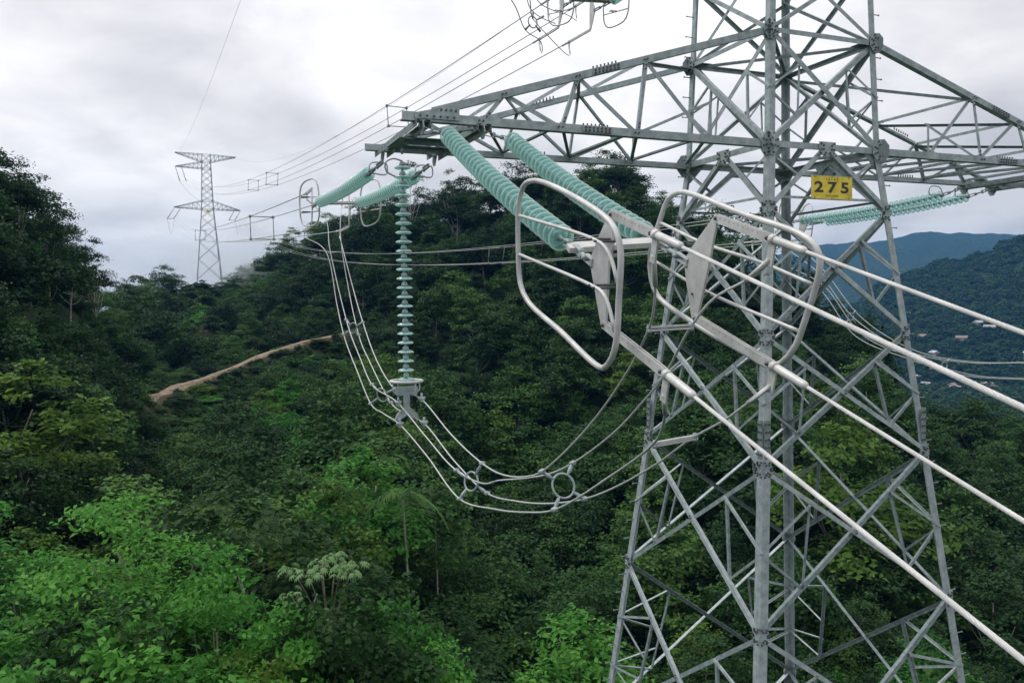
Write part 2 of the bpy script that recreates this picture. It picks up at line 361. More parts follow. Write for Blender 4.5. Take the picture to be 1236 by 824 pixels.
# ---------------- cross arms
def arm(sx, z0, z1, L, wt0, bx, tx, heavy=True):
    """sx side; bottom chord at z0, top chord starting at z1; L tip; panel points bx / tx (from the tip inwards)"""
    zt = lambda x: z1+(x-wt0)*(z0-z1)/((L+.02)-wt0)
    wb = hw(z0); Pn = {}
    for sy in (1, -1):
        n = np.array((0, sy, 0.0)); ty = lambda x: sy*(hw(z1)+(hw(z0)-hw(z1))*min(1, (x-wt0)/(L-wt0)))
        b = lambda x: np.array((sx*x, sy*wb, z0)); t = lambda x: np.array((sx*x, ty(x), zt(x)))
        fl = (sx*sy) > 0
        for x0, x1 in ((wb, 4.95), (4.95, L+.22)):
            mb = MB(); mb.L(b(x0)+n*.018, b(x1)+n*.018, n, .135 if heavy else .09, .013, both=((0, 0, 1), -n)); o = part('arm_chord', mb, STEEL)
            o.location.z -= .07
        for x0, x1 in ((wt0, 4.75), (4.75, L-.25)):
            mb = MB(); mb.L(t(x0)+n*.018, t(x1)+n*.018, n, .125 if heavy else .08, .012, both=((0, 0, 1), -n)); o = part('arm_chord', mb, STEEL); o.location.z -= .06
        # splices
        for fx, fn in ((4.95, b), (4.75, t)):
            c = fn(fx)+n*.030; dx = (fn(fx+.5)-fn(fx)); dx /= np.linalg.norm(dx)
            mb = MB(); mb.box(c, dx*.55, n*.010, (0, 0, .10)); part('splice_plate', mb)
            for k in range(7):
                for q in (-.025, .025): bolt(c+n*.005+dx*(-.23+k*.076)+np.array((0, 0, q)), n)
                bolt(fn(fx)+dx*(-.23+k*.076)+np.array((0, 0, .05))-n*.05, (0, 0, 1), .014, .06)
        # web (W bracing)
        nb = [t(x) for x in tx]; bb = [b(x) for x in bx]
        seq = []
        for i, T in enumerate(nb):
            member('arm_web', T, bb[i], n, .065, flip=fl); member('arm_web', T, bb[i+1] if i+1 < len(bb)-1 or True else bb[-1], n, .075, inner=True)
            bolt(T+n*.032, n); bolt(T+n*.032+np.array((sx*.06, 0, -.02)), n); bolt(bb[i]+n*.032, n); bolt(bb[i]+n*.032+np.array((sx*.07, 0, 0)), n)
        T = nb[-1]; E = np.array((sx*wb, sy*wb, z0)); md = (T+E)/2; q = b(md[0]*sx)
        member('arm_web', md, q, n, .05); member('arm_web', md, bb[len(nb)-1] if len(nb)-1 < len(bb) else bb[-1], n, .05, inner=True)
        Pn[sy] = (nb, bb, b, t)
        # tip plate joining the chords
        c = b(L-.28)+n*.035; mb = MB(); mb.prism([c+np.array((sx*x, 0, y)) for x, y in ((-.42, -.03), (.30, -.03), (.30, .05), (-.30, .20), (-.42, .20))], n*.010); part('gusset_plate', mb)
        for k in range(6): bolt(c+n*.005+np.array((sx*(-.33+k*.11), 0, 0.01)), n)
        for k in range(4): bolt(c+n*.005+np.array((sx*(-.36+k*.08), 0, .12+.0*k)), n)
    # zigzag in the upper and lower faces
    for which, zz, nrm in ((0, 1, (0, 0, 1)), (1, 0, (0, 0, -1))):
        near, far = Pn[1][which], Pn[-1][which]
        for i in range(len(near)):
            member('arm_strut', near[i], far[i], nrm, .07, inner=(which == 1), ends=False, m=STEEL2 if which else STEEL)  # underside struts in the darker steel, their shade put into the colour
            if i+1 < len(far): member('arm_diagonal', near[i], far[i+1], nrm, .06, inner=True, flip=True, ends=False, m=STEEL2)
        endf = np.array((sx*hw(z1 if which == 0 else z0), -hw(z1 if which == 0 else z0), z1 if which == 0 else z0))
        member('arm_diagonal', near[-1], endf, nrm, .07, inner=True, ends=False, m=STEEL2)
    return Pn
TX = [6.6, 5.27, 3.95]; BX = [7.0, 5.6, 4.15, 2.70]
def tip_beams(sx, z0, xs):
    for x in xs:
        for dx in (-.08, .08):
            mb = MB(); mb.box((sx*(x+dx), 0, z0-.055), (.07, 0, 0), (0, 2.9, 0), (0, 0, .012)); mb.box((sx*(x+dx*1.4), 0, z0-.11), (.012, 0, 0), (0, 2.9, 0), (0, 0, .10)); part('tip_beam', mb, STEEL2)
        for sy in (1, -1):
            mb = MB(); mb.prism([(sx*x, sy*1.30+p*sy, z0-.06+q) for p, q in ((-.16, 0), (.10, 0), (.16, -.12), (.10, -.22), (0, -.22))], (.018, 0, 0)); part('hanger_plate', mb, STEEL)
    for y in (-.35, .35):
        mb = MB(); mb.L((sx*xs[0], y, z0-.125), (sx*xs[1], y, z0-.125), (0, 0, 1), .12, .01); part('tip_beam', mb, STEEL2)
    mb = MB()
    mb.box((sx*(xs[0]+.0), -.0, z0-.15), (.28, 0, 0), (0, .9, 0), (0, 0, .02)); part('tip_beam', mb, STEEL)
    for sy in (-1, 1):
        member('tip_brace', (sx*xs[0], 1.3*sy, z0-.07), (sx*xs[1], .0, z0-.07), (0, 0, -1), .07, ends=False); member('tip_brace', (sx*xs[1], 1.3*sy, z0-.10), (sx*xs[0], .35*sy, z0-.10), (0, 0, -1), .06, ends=False)
for sx in (1, -1):
    arm(sx, 0, 2.108, 8.1, 1.281, BX, TX); tip_beams(sx, 0, (8.0, 7.0))
arm(1, 8.6, 10.3, 8.0, hw(10.3), BX, TX, False); tip_beams(1, 8.6, (7.9, 7.2))
for sx in (1, -1): arm(sx, 12.0, 13.6, 7.6, hw(13.6), BX, TX, False)
# hip plate seen under the far corner, and hanging plates above the plate 275
for l, (ax, ay) in LEGS.items():
    c = corner(l, 0)
    mb = MB(); mb.prism([c+np.array((x*-ax, -ay*.015, y)) for x, y in ((-.02, -.05), (.40, -.05), (.10, -.36), (-.02, -.36))], (0, .012, 0)); part('gusset_plate', mb, STEEL2)
c = onp(998, 203, 1, -1.3); mb = MB(); mb.prism([c+np.array((x, 0, y)) for x, y in ((-.42, .12), (.42, .12), (.22, -.20), (-.22, -.20))], (0, .014, 0)); part('gusset_plate', mb, STEEL2)
o = bolts.build('bolt_heads', BOLT, tower); tag(o, kind='stuff')

# ------------------------------------------------------------------ the number plate
sg = [onp(u, v, 1, 1.53) for u, v in ((978.5, 212), (1027.5, 213.5), (1028.5, 242), (980.5, 238.8))]
sc0 = sum(sg)/4
sgw = abs(sg[0][0]-sg[1][0]); sgh = .43
sign = empty('number_plate', sc0, 'yellow enamelled plate with the black number 275, bolted under the waist of the pylon', 'sign')
mb = MB(); mb.box(sc0, (sgw, 0, 0), (0, .006, 0), (0, 0, sgh)); mb.build('plate', YELLOW, sign)
rim = MB()
for z in (-1, 1): rim.box(sc0+np.array((0, .001, z*sgh/2)), (sgw+.012, 0, 0), (0, .010, 0), (0, 0, .008))
for x in (-1, 1): rim.box(sc0+np.array((x*sgw/2, .001, 0)), (.008, 0, 0), (0, .010, 0), (0, 0, sgh-.01))
rim.build('rim', noisy('pale_edge', (.6, .58, .45), (.75, .72, .6), 9), sign)
def text(body, cx, cz, size, m, sxx=1.0, spacing=1.0, bold=0.0):
    cu = bpy.data.curves.new('t', 'FONT'); cu.body = body; cu.size = size; cu.align_x = 'CENTER'; cu.align_y = 'CENTER'; cu.extrude = .0015; cu.space_character = spacing; cu.offset = bold; cu.resolution_u = 4
    to = bpy.data.objects.new('t', cu); COL.objects.link(to); bpy.context.view_layer.update()
    me = bpy.data.meshes.new_from_object(to.evaluated_get(bpy.context.evaluated_depsgraph_get())); bpy.data.objects.remove(to)
    me.materials.clear(); me.materials.append(m); o = bpy.data.objects.new('lettering' if len(body) > 1 else 'digit', me); COL.objects.link(o); o.parent = sign
    o.location = (cx, .0055, cz); o.rotation_euler = (math.pi/2, 0, math.pi); o.scale = (sxx, 1, 1); return o
for ch, x in (('2', .315), ('7', .0), ('5', -.315)): text(ch, x, -.005, .275, BLACK, 1.55, 1, .009)
text('1R1H2', 0, .155, .062, FADED, .95, 2.05, .001); text('CAR-GEN', 0, -.155, .052, FADED, .95, 1.55, .001)
pb = MB()
for x in (-.42, 0, .42):
    for z in (-1, 1): pb.lathe([(.012, 0), (.012, .006), (0, .007)], sc0+np.array((x*sgw/1.0, .003, z*(sgh/2-.018))), (0, 1, 0), 8)
pb.build('screws', BOLT, sign)
mb = MB()
for x in (-.3, .3): mb.box(sc0+np.array((x*sgw, -.045, 0)), (.03, 0, 0), (0, .08, 0), (0, 0, sgh*.9))
mb.build('bracket', STEEL2, sign)
# ------------------------------------------------------------------ insulators
dsc = MB()   # one glass disc, axis +Z pointing to the cap
dsc.lathe([(.030, .030), (.060, .028), (.105, .012), (.137, -.012), (.140, -.022), (.132, -.026), (.120, -.016), (.112, -.036), (.100, -.018), (.088, -.038), (.074, -.016), (.060, -.034), (.046, -.010), (.030, -.008)], (0, 0, 0), (0, 0, 1), 22)
disc_me = dsc.mesh('glass_disc', GLASS)
cap = MB(); cap.lathe([(0, .090), (.034, .087), (.050, .068), (.055, .040), (.058, .026), (.032, .026), (.022, -.004), (.020, -.012), (.020, -.075), (0, -.076)], (0, 0, 0), (0, 0, 1), 12)
cap_me = cap.mesh('cap', STEEL)
def string(P, Q, n, label, grp, d1=None, horn=None, scale=1.0):
    """n discs from P (tower side) to Q, a slight sag; parts in local axes"""
    P = np.asarray(P, float); Q = np.asarray(Q, float); r = empty('insulator_string', P, label, 'insulator', grp)
    L = np.linalg.norm(Q-P); sag = .012*L*(1 if abs((Q-P)[2]) < .9*L else 0)
    pt = lambda t: P+(Q-P)*t+np.array((0, 0, -4*sag*t*(1-t)))
    for k in range(n):
        t = (k+.5)/n; a = pt(t+.01)-pt(t-.01); q = Vector(-a).to_track_quat('Z', 'Y')
        o = bpy.data.objects.new('glass_disc', disc_me); COL.objects.link(o); o.parent = r; o.location = Vector(pt(t)-P); o.rotation_mode = 'QUATERNION'; o.rotation_quaternion = q; o.scale = (scale,)*3
        c = bpy.data.objects.new('cap', cap_me); COL.objects.link(c); c.parent = o
    return r
def rod(mb, P, Q, r, seg=8): mb.tube([np.asarray(P, float), np.asarray(Q, float)], r, seg)
def links(P, Q, name='link', parent=None, k=4):
    P = np.asarray(P, float); Q = np.asarray(Q, float); a = Q-P; L = np.linalg.norm(a); a /= L
    s = np.cross(a, (0, 0, 1.0)); s /= np.linalg.norm(s); u = np.cross(s, a); mb = MB()
    for i in range(k):
        A = P+a*L*i/k; B = P+a*L*(i+1)/k; d = s if i % 2 else u
        if i % 2 == 0:
            for e in (-.028, .028): mb.box((A+B)/2+d*e, a*(L/k+.05), d*.012, np.cross(a, d)*.05)
        else: rod(mb, A, B, .022)
        mb.lathe([(0, -.05), (.02, -.05), (.02, .05), (0, .05)], B, d, 8)
    return mb.build(name, STEEL, parent)

# ---- front set of the left arm, measured from the photograph, then kept in local axes (x sideways, s along the line, n up)
DF = np.array([.0885, .954, -.2863]); DF /= np.linalg.norm(DF)
A1, A2 = np.array([7.72, 1.75, -.33]), np.array([6.66, 1.70, -.33])
E1, E2 = dep(684, 293, 8.1), dep(783, 287, 8.6)
XF = np.cross(DF, (0, 0, 1.0)); XF /= np.linalg.norm(XF)
if XF[0] < 0: XF = -XF
NF = np.cross(XF, DF); NF = NF if NF[2] > 0 else -NF
OF = (E1+E2)/2
def loc(P): d = np.asarray(P)-OF; return np.array([d@XF, d@DF, d@NF])
LP = lambda u, v, X: loc(onp(u, v, 0, X))
ringL = [LP(u, v, 8.26) for u, v in ((625.5, 302), (626, 250), (631, 226), (645, 218), (729, 261), (743, 278), (749, 302), (747, 360), (744, 411), (739, 431), (729, 444), (719, 440), (678, 401), (637, 363), (628, 342))]
ringR = [LP(u, v, 6.95) for u, v in ((785, 306), (798, 262), (806, 241), (820, 232), (834.5, 234), (895.6, 258), (967, 283.4), (984, 297), (990, 316), (985.7, 343), (973.8, 380), (960, 417.6), (943, 438), (926, 441), (906, 429.5), (838, 390.5), (793.7, 356.5), (786, 336))]
barsL = [[LP(u, v, 8.26) for u, v in q] for q in (((627, 260), (719, 290), (731, 299), (739, 316), (746, 345)), ((627, 307), (717, 346), (727, 353), (734, 367), (742, 400)))]
barsR = [[LP(u, v, 6.95) for u, v in q] for q in (((796, 268), (850, 294), (919, 317), (980, 343)), ((787, 313), (855, 353), (963, 399)))]
blL = [LP(u, v, 8.09) for u, v in ((736.8, 255.8), (740.5, 259), (740.5, 298), (735.5, 317), (734, 353.8), (731.6, 392), (726.4, 392), (714, 321), (714, 310.5), (722, 290))]
blR = [LP(u, v, 7.13) for u, v in ((862.7, 261), (866.8, 264), (856.5, 319), (849, 354), (842, 384), (836, 384), (829.6, 341.5), (827.6, 321), (828.6, 310.5), (840, 293))]
BO = (onp(386.5, 243.5, 1, -6.8)+onp(434, 244.5, 1, -6.8))/2; BD = np.array([.012, -1.0, -.01]); BD /= np.linalg.norm(BD); BX = np.cross(BD, (0, 0, 1.0)); BX /= np.linalg.norm(BX); BX = BX if BX[0] > 0 else -BX; BN = np.cross(BX, BD); BN = BN if BN[2] > 0 else -BN
def LB(u, v, Y): d = onp(u, v, 1, Y)-BO; return np.array([d@BX, d@BD, d@BN])
def rnd(q, f=.16):
    out = []
    for i in range(len(q)): out += [q[i]+(q[i-1]-q[i])*f, q[i]+(q[(i+1) % len(q)]-q[i])*f]
    return out
bringL = rnd([LB(362, 223, -8.15), LB(383, 215, -7.35), LB(385.5, 270, -7.35), LB(363.5, 272, -8.15)]); bringR = rnd([LB(435.5, 223, -7.6), LB(458, 216, -6.9), LB(459, 266, -6.9), LB(436.5, 274, -7.6)])
bbarsL = [[LB(362.5, 239, -8.15), LB(373, 238, -7.75), LB(384, 237.5, -7.35)], [LB(363, 257, -8.15), LB(374, 256, -7.75), LB(385, 254.5, -7.35)]]; bbarsR = [[LB(436, 240, -7.6), LB(447, 237, -7.25), LB(458.5, 234, -6.9)], [LB(436, 256, -7.6), LB(447, 254, -7.25), LB(459, 252, -6.9)]]
cps = [LP(738.5, 258, 8.09), LP(864.5, 263, 7.13), LP(729, 391, 8.09), LP(839, 383, 7.13)]      # blade corners: c2, c1, c3, c4
def s_at(P0, u):   # distance along the line at which it crosses picture column u
    lo, hi = 0, 2.0
    for _ in range(40):
        m = (lo+hi)/2
        if proj(P0+DF*m)[0] < u: lo = m
        else: hi = m
    return lo
W = lambda l: OF+XF*l[0]+DF*l[1]+NF*l[2]
strapL = [s_at(W(c), u) for c, u in zip(cps, (790, 931, 803, 932))]
eL = [loc(E1), loc(E2)]
def place(O, D, mirror_x=False):
    """frame for a copy of the hardware: returns f(local)->world"""
    D = np.asarray(D, float); D = D/np.linalg.norm(D); X = np.cross(D, (0, 0, 1.0)); X /= np.linalg.norm(X)
    if X[0] < 0: X = -X
    if mirror_x: X = -X
    Nn = np.cross(X, D); Nn = Nn if Nn[2] > 0 else -Nn
    return lambda l: np.asarray(O)+X*l[0]+D*l[1]+Nn*l[2]
FRONT = []
def hardware(O, D, mx, where, back=False):
    w = place(O, D, mx); X = w((1, 0, 0))-w((0, 0, 0)); Dn = w((0, 1, 0))-w((0, 0, 0)); Nn = w((0, 0, 1))-w((0, 0, 0))
    near, far = where
    # yoke
    r = empty('yoke', O, 'steel bar with two blades %s' % near[0], 'yoke')
    e1, e2 = w(eL[0]), w(eL[1]); mb = MB()
    cA, cB = (e1+e2)/2, (e1-e2); wd = np.linalg.norm(cB); cB /= wd
    mb.prism([cA+cB*(wd/2-.05)+Dn*.08, cA+cB*(wd/2+.06)+Dn*.14, cA+cB*(wd/2+.10)+Dn*.32, cA-cB*(wd/2+.16)+Dn*.32, cA-cB*(wd/2+.10)+Dn*.14, cA-cB*(wd/2-.05)+Dn*.08], Nn*.05)
    mb.build('yoke_bar', ALU, r)
    for e in (e1, e2):
        links(e-Dn*.02, e+Dn*.16, 'clevis', r, 2)
    for pts, ee in ((blL, e1), (blR, e2)):
        q = [w(p) for p in pts]; b = MB(); b.prism(q, X*.022); b.build('blade', ALU, r)
        links(ee+Dn*.26, (q[7]+q[8])/2+Dn*.03, 'shackle', r, 3)
    # corona rings
    for ring, bars, lab in (((bringL, bbarsL, near[1]), (bringR, bbarsR, far[1])) if back else ((ringL, barsL, near[1]), (ringR, barsR, far[1]))):
        rr = empty('corona_ring', w(ring[0]), lab, 'corona ring')
        b = MB(); b.tube(closed_spline([w(p) for p in ring], .09), .0265 if not back else .020, 12, True); b.build('hoop', ALU, rr)
        for br in bars:
            b = MB(); b.tube(spline([w(p) for p in br], .08), .017, 8); o = b.build('cross_bar', ALU, rr)
            c = w(br[1]); k = MB()
            for dd in (-.05, .04): k.tube([c+Dn*dd-X*.20*(1 if ring is ringL else -1), c+Dn*dd+X*.03*(1 if ring is ringL else -1)], .012, 6)
            k.build('clamp_bolt', BOLT, rr)
    ends = []
    for c, sl, k in zip(cps, strapL, range(4)):
        P0 = w(c); P1 = P0+Dn*sl; ends.append((P0, P1, Dn, Nn, X))
    return ends
def conductor(name_lab, P0, P1, Dn, Nn, path_after, grp, detail=True, rad=.0138, strap=True):
    """strap + compression clamp + stranded wire; path_after: function(t metres)->point"""
    r = empty('conductor', P0, name_lab, 'conductor', grp)
    s = np.cross(Dn, Nn)
    if strap:
        for e in (-.016, .016):
            b = MB(); b.box((P0+P1)/2+s*e, Dn*(np.linalg.norm(P1-P0)), s*.007, Nn*.075)
            b.build('strap', ALU, r)
        b = MB(); k = 0
        for i in range(9):
            c = P0+(P1-P0)*(.12+.085*i); b.lathe([(.009, -.021), (.009, .021)], c+Nn*.012, s, 6)
        for f in (.03, .97): b.lathe([(0, -.035), (.017, -.035), (.017, .035), (0, .035)], P0+(P1-P0)*f, s, 8)
        b.build('strap_bolts', BOLT, r)
        b = MB(); b.tube([P1-Dn*.03, P1+Dn*.03, P1+Dn*.05, P1+Dn*.42, P1+Dn*.46], [.018, .03, .033, .033, .02], 12); b.tube([P1+Dn*.005, P1+Dn*.06], .040, 12); b.build('dead_end_clamp', ALU, r)
        b = MB(); c = P1+Dn*.03-Nn*.12; b.box(c, Dn*.09, s*.016, Nn*.20); b.build('jumper_pad', ALU, r)
    st = P1+Dn*.42 if strap else P0
    a = np.array([path_after(t) for t in (np.arange(0, 8.0, .03) if detail else np.arange(0, 8, .5))])
    b = MB(); b.tube(a, rad, 24 if detail else 6, lobes=1 if detail else 0, twist=16 if detail else 0); b.build('wire', ALU if detail else CABLE, r)
    a2 = np.array([path_after(t) for t in np.linspace(7.97, 170, 60)]); b = MB(); b.tube(a2, rad, 6); b.build('wire', CABLE, r)
    return r

# left arm, front
s1 = string(A1, E1-(E1-A1)*.02, 30, 'left one of the two big green glass strings sloping down under the arm', None)
s2 = string(A2, E2-(E2-A2)*.02, 30, 'right one of the two big green glass strings, ending at the yoke bar', None)
for s, a, x in ((s1, A1, 8.0), (s2, A2, 7.0)): links((x-.02, 1.40, -.20), a, 'link', s, 3)
fe = hardware(OF, DF, False, (('joining the two big glass strings in front of the pylon', 'large white tube hoop with cross bars around the left blade, below the big glass strings'), ('', 'large white tube hoop with two cross bars crossing the near leg of the pylon')))
labs = ['heavy conductor running down right, second from the top at the right frame edge',
        'topmost of the four heavy conductors running down to the right',
        'lowest conductor of the four heavy ones, running to the lower right corner',
        'heavy conductor running down right, third from the top at the right frame edge']
def front_path(P, D, sag=.00055):
    return lambda t: P+D*t+np.array((0, 0, sag*t*t))
for k, (P0, P1, D, Nn, X) in enumerate(fe):
    conductor(labs[k], P0, P1, D, Nn, front_path(P1+D*.40, D), 'heavy conductors running down in front of the pylon')

# left arm, back
def to_far(P, T, sag, L0=0):
    d = T-P; L = np.linalg.norm(d)
    return lambda t: P+d*(t/L)+np.array((0, 0, -4*sag*(t/L)*(1-t/L))) if t < L else T
def far_conductor(P0, T, sag, lab, grp, D=None, Nn=None, n=90, rad=.016, clampP=None):
    r = empty('conductor', P0, lab, 'conductor', grp)
    d = T-P0; tt = np.concatenate([np.linspace(0, .1, 30), np.linspace(.11, 1, n)])
    pts = np.array([P0+d*t+np.array((0, 0, -4*sag*t*(1-t))) for t in tt]); b = MB(); b.tube(pts, rad, 5); b.build('wire', CABLE, r)
    a = (pts[1]-pts[0]); a /= np.linalg.norm(a)
    b = MB(); b.tube([pts[0]-a*.05, pts[0]+a*.45], .03, 8); b.tube([pts[0]-a*.02, pts[0]+a*.04], .045, 8); b.build('dead_end_clamp', ALU, r)
    b = MB(); b.box(pts[0]+a*.03-np.array((0, 0, .11)), a*.08, np.cross(a, (0, 0, 1))*.016, (0, 0, .18)); b.build('jumper_pad', ALU, r)
    return pts
def back_set(e1, e2, a1, a2, mx, D, near, far, l1, l2, grp=None, xs=(8.0, 7.0)):
    sA = string(a1, e1, 30, l1, grp); sB = string(a2, e2, 30, l2, grp)
    O = (np.asarray(e1)+np.asarray(e2))/2
    for s, a, x in ((sA, a1, xs[0]), (sB, a2, xs[1])): links((x, -1.42 if a[1] < 0 else 1.42, a[2]+.10), a, 'link', s, 3)
    for s, a, e in ((sA, a1, e1), (sB, a2, e2)):      # arcing horn loop at the tower end
        b = MB(); u = np.array((.0, 0, 1.0)); d = np.asarray(e)-np.asarray(a); d /= np.linalg.norm(d); sd = np.cross(d, u)*(1 if a[0] > 0 else -1)
        a = np.asarray(a); q = [a+d*.0+u*.02, a+d*.06+u*.20+sd*.05, a+d*.08+u*.22+sd*.34, a+d*.10+u*.20+sd*.38, a+d*.12+u*.02+sd*.38, a+d*.05+u*.02]; b.tube(spline(q, .05), .014, 6); b.build('arcing_horn', STEEL, s)
    return hardware(O, D, mx, (near, far), True)
DB = np.array([.012, -1.0, -.01]); DB /= np.linalg.norm(DB)
eb1, eb2 = onp(386.5, 243.5, 1, -6.8), onp(434, 244.5, 1, -6.8)
be = back_set(eb1, eb2, np.array([8.10, -2.05, -.36]), np.array([7.18, -2.05, -.37]), False, DB,
              ('behind the arm tip, small and far at the left', 'small hoop at the end of the leftmost green string, against the sky'), ('', 'small hoop at the end of the second green string, above the trees'),
              'upper left green glass string running back from the arm tip, seen against the clouds', 'green glass string right of it, running back behind the hanging string', xs=(8.0, 7.1))
# clamps of the back span, then the spans to the far pylon
LT = np.array([12.0, -203.0, 18.6]); RT = np.array([-2.8, -197.6, 18.0]); MT = np.array([11.1, -203.8, 30.6])
def span_group(ends, T, sag, lab, grp, spacer_us, splab):
    off = [(.5, .5), (-.5, .5), (.5, -.5), (-.5, -.5)]; out = []
    xm = np.mean([e[1][0] for e in ends]); zm = np.mean([e[1][2] for e in ends])
    for k, (P0, P1, D, Nn, X) in enumerate(ends):
        sx_ = 1 if P1[0] > xm else -1; sz_ = 1 if P1[2] > zm else -1
        Tk = T+np.array((sx_*.5, 0, sz_*.5))
        s = np.cross(D, Nn)
        pts = far_conductor(P1, Tk, sag, lab % (('upper', 'lower')[sz_ < 0], ('left', 'right')[sx_ < 0]), grp)
        b = MB(); b.box((P0+P1)/2, D*np.linalg.norm(P1-P0), s*.035, Nn*.07); b.build('strap', ALU, bpy.data.objects[-1] if False else last_root())
        out.append((pts, sx_, sz_))
    for u in spacer_us:
        cs = {}
        for pts, a_, b_ in out:
            us = np.array([proj(p)[0] for p in pts]); i = int(np.argmin(abs(us-(u+a_*0)))); 
            cs[(a_, b_)] = pts
        i = int(np.argmin([abs(proj(p)[0]-u) for p in out[0][0]]))
        y = out[0][0][i][1]
        q = {k: p[int(np.argmin(abs(p[:, 1]-y)))] for k, p in cs.items()}
        if len(q) < 4: continue
        c = sum(q.values())/4; r = empty('bundle_spacer', c, splab % spacer_us[u], 'spacer', 'square spacers on the far spans')
        for A, B in (((1, 1), (-1, 1)), ((-1, 1), (-1, -1)), ((-1, -1), (1, -1)), ((1, -1), (1, 1))):
            b = MB(); rod(b, q[A], q[B], .022, 6); b.build('bar', STEEL2, r)
        for A in q.values():
            b = MB(); b.box(A, (.10, 0, 0), (0, .14, 0), (0, 0, .10)); b.build('clamp', STEEL2, r)
    return out
def last_root():
    return [o for o in bpy.data.objects if o.name.startswith('conductor') and o.parent is None and o.type == 'EMPTY'][-1] if False else _roots[-1]
_roots = []
_e = empty
def empty(name, loc, label, cat, group=None):
    o = _e(name, loc, label, cat, group); _roots.append(o); return o
lout = span_group(be, LT, 2.0, '%s %s wire running from the small left hoops to the far pylon', 'wires from the left arm to the far pylon', {301: 'below the clouds, left of the two small hoops', 236: 'beside the left arm of the far pylon'}, 'big square wire spacer %s')
# right arm, back: mirrored
DBR = np.array([.02, -1.0, -.01])
re_ = back_set(np.array([-7.75, -6.9, -.42]), np.array([-6.7, -6.9, -.40]), np.array([-8.05, -2.05, -.20]), np.array([-7.1, -2.05, -.20]), True, DBR,
               ('under the right arm beyond the near legs', 'thin hoop seen behind the far leg, left of the long glass strings'), ('', 'rounded hoop hanging against the cloud below the plate 275'),
               'upper one of the two glass strings stretched below the right arm', 'lower one of the two glass strings stretched below the right arm', xs=(-8.0, -7.0))
rout = span_group(re_, RT, 4.2, '%s %s wire passing level behind the hoops towards the far pylon', 'wires from the right arm to the far pylon', {615: 'between the level wires left of the left hoop', 396: 'on the level wires behind the hanging cables'}, 'slim square wire spacer %s')
# upper phase fixed to the tower body
UE1, UE2 = np.array([1.45, -6.1, 5.25]), np.array([.45, -6.1, 5.25])
ue = back_set(UE1, UE2, np.array([1.1, -1.8, 5.4]), np.array([.4, -1.8, 5.4]), False, np.array([.03, -1, .03]),
              ('above the frame edge at the top', 'thin hoop cut by the top edge, left one, among the looping cables'), ('', 'hoop with pointed blade at the top edge, left of the pylon body'),
              'left glass string of the top phase, just above the frame', 'right glass string of the top phase, just above the frame', xs=(1.0, .4))
uout = span_group(ue, MT, 5.0, '%s %s thin wire descending from the top edge to the far pylon', 'thin wires descending from the top edge', {468: 'just above the tip of the left arm', 323: 'midway between the arm tip and the far pylon', 299: 'smallest and farthest, right of the far pylon'}, 'small square wire spacer %s')
for nm, P, T, sag, lb in (('a', np.array([6.8, 0, 12.6]), np.array([11.2, -204, 34.3]), 2.0, 'single thin earth wire falling steeply from the top edge to the far pylon'), ('b', np.array([-7.6, 0, 12.6]), np.array([-2., -198.6, 33.3]), 5.0, 'highest thin earth wire slanting from the top edge above the other wires')):
    r = empty('earth_wire', P, lb, 'earth wire'); b = MB(); b.tube([P+(T-P)*t+np.array((0, 0, -4*sag*t*(1-t))) for t in np.linspace(0, 1, 80)], .009, 5); b.build('wire', STEEL2, r)

# front sets of the other phases (mostly outside the frame)
for (sgn, x0, x1, z, nm) in ((-1, -8.0, -7.0, 0.0, 'right arm'), (1, 1.9, .9, 5.4, 'top phase')):
    dx = 1 if sgn > 0 else -1
    a1 = np.array([x0-.28*dx*0, 1.75, z-.33]); a2 = np.array([x1, 1.70, z-.33]); D = DF*np.array((1, 1, 1)); ex = np.array((E1-A1)); 
    e1 = a1+np.array((.0, ex[1], ex[2])); e2 = a2+np.array((.0, ex[1], ex[2]))
    string(a1, e1, 30, 'outer glass string of the front span on the %s, outside the picture' % nm, None); string(a2, e2, 30, 'inner glass string of the front span on the %s, outside the picture' % nm, None)
    if abs(x0) < 5:
        for xx, a in ((x0, a1), (x1, a2)): links((np.sign(xx)*1.1, 1.25, z), a, 'link', _roots[-1], 3)
    else:
        for xx, a in ((x0, a1), (x1, a2)): links((xx, 1.42, z-.2), a, 'link', _roots[-1], 3)
    en = hardware((e1+e2)/2, DF, sgn < 0, (('of the %s front span' % nm, 'outer hoop of the %s front span' % nm), ('', 'inner hoop of the %s front span' % nm)))
    for k, (P0, P1, D_, Nn, X) in enumerate(en):
        conductor('%s wire of the %s front span, outside the picture' % (('outer upper', 'inner upper', 'outer lower', 'inner lower')[k], nm), P0, P1, D_, Nn, front_path(P1+D_*.4, D_), 'wires of the front span on the %s' % nm, detail=False)

# ------------------------------------------------------------------ jumpers
def cable(pts, lab, grp, rad=.0115, seg=8):
    P = spline(pts, .06); r = empty('jumper_cable', P[0], lab, 'cable', grp); b = MB(); b.tube(P, rad, seg); b.build('wire', CABLE, r)
    for A, B in ((P[0], P[4]), (P[-1], P[-5])): b = MB(); b.tube([A, B], .02, 8); b.build('terminal', ALU, r)
    return P
D3 = lambda L: [dep(*p) for p in L]
pad = lambda e: e[1]+e[2]*.03-e[3]*.16
bpad = lambda o: o[0][0]+np.array((0, -.03, -.16))
c2, c1, c3, c4 = fe
def bsel(out, sx_, sz_): return bpad([o for o in out if o[1] == sx_ and o[2] == sz_][0])
B_ul, B_ur, B_ll, B_lr = bsel(lout, 1, 1), bsel(lout, -1, 1), bsel(lout, 1, -1), bsel(lout, -1, -1)
g = 'four jumper cables looping under the left arm'
J = {}
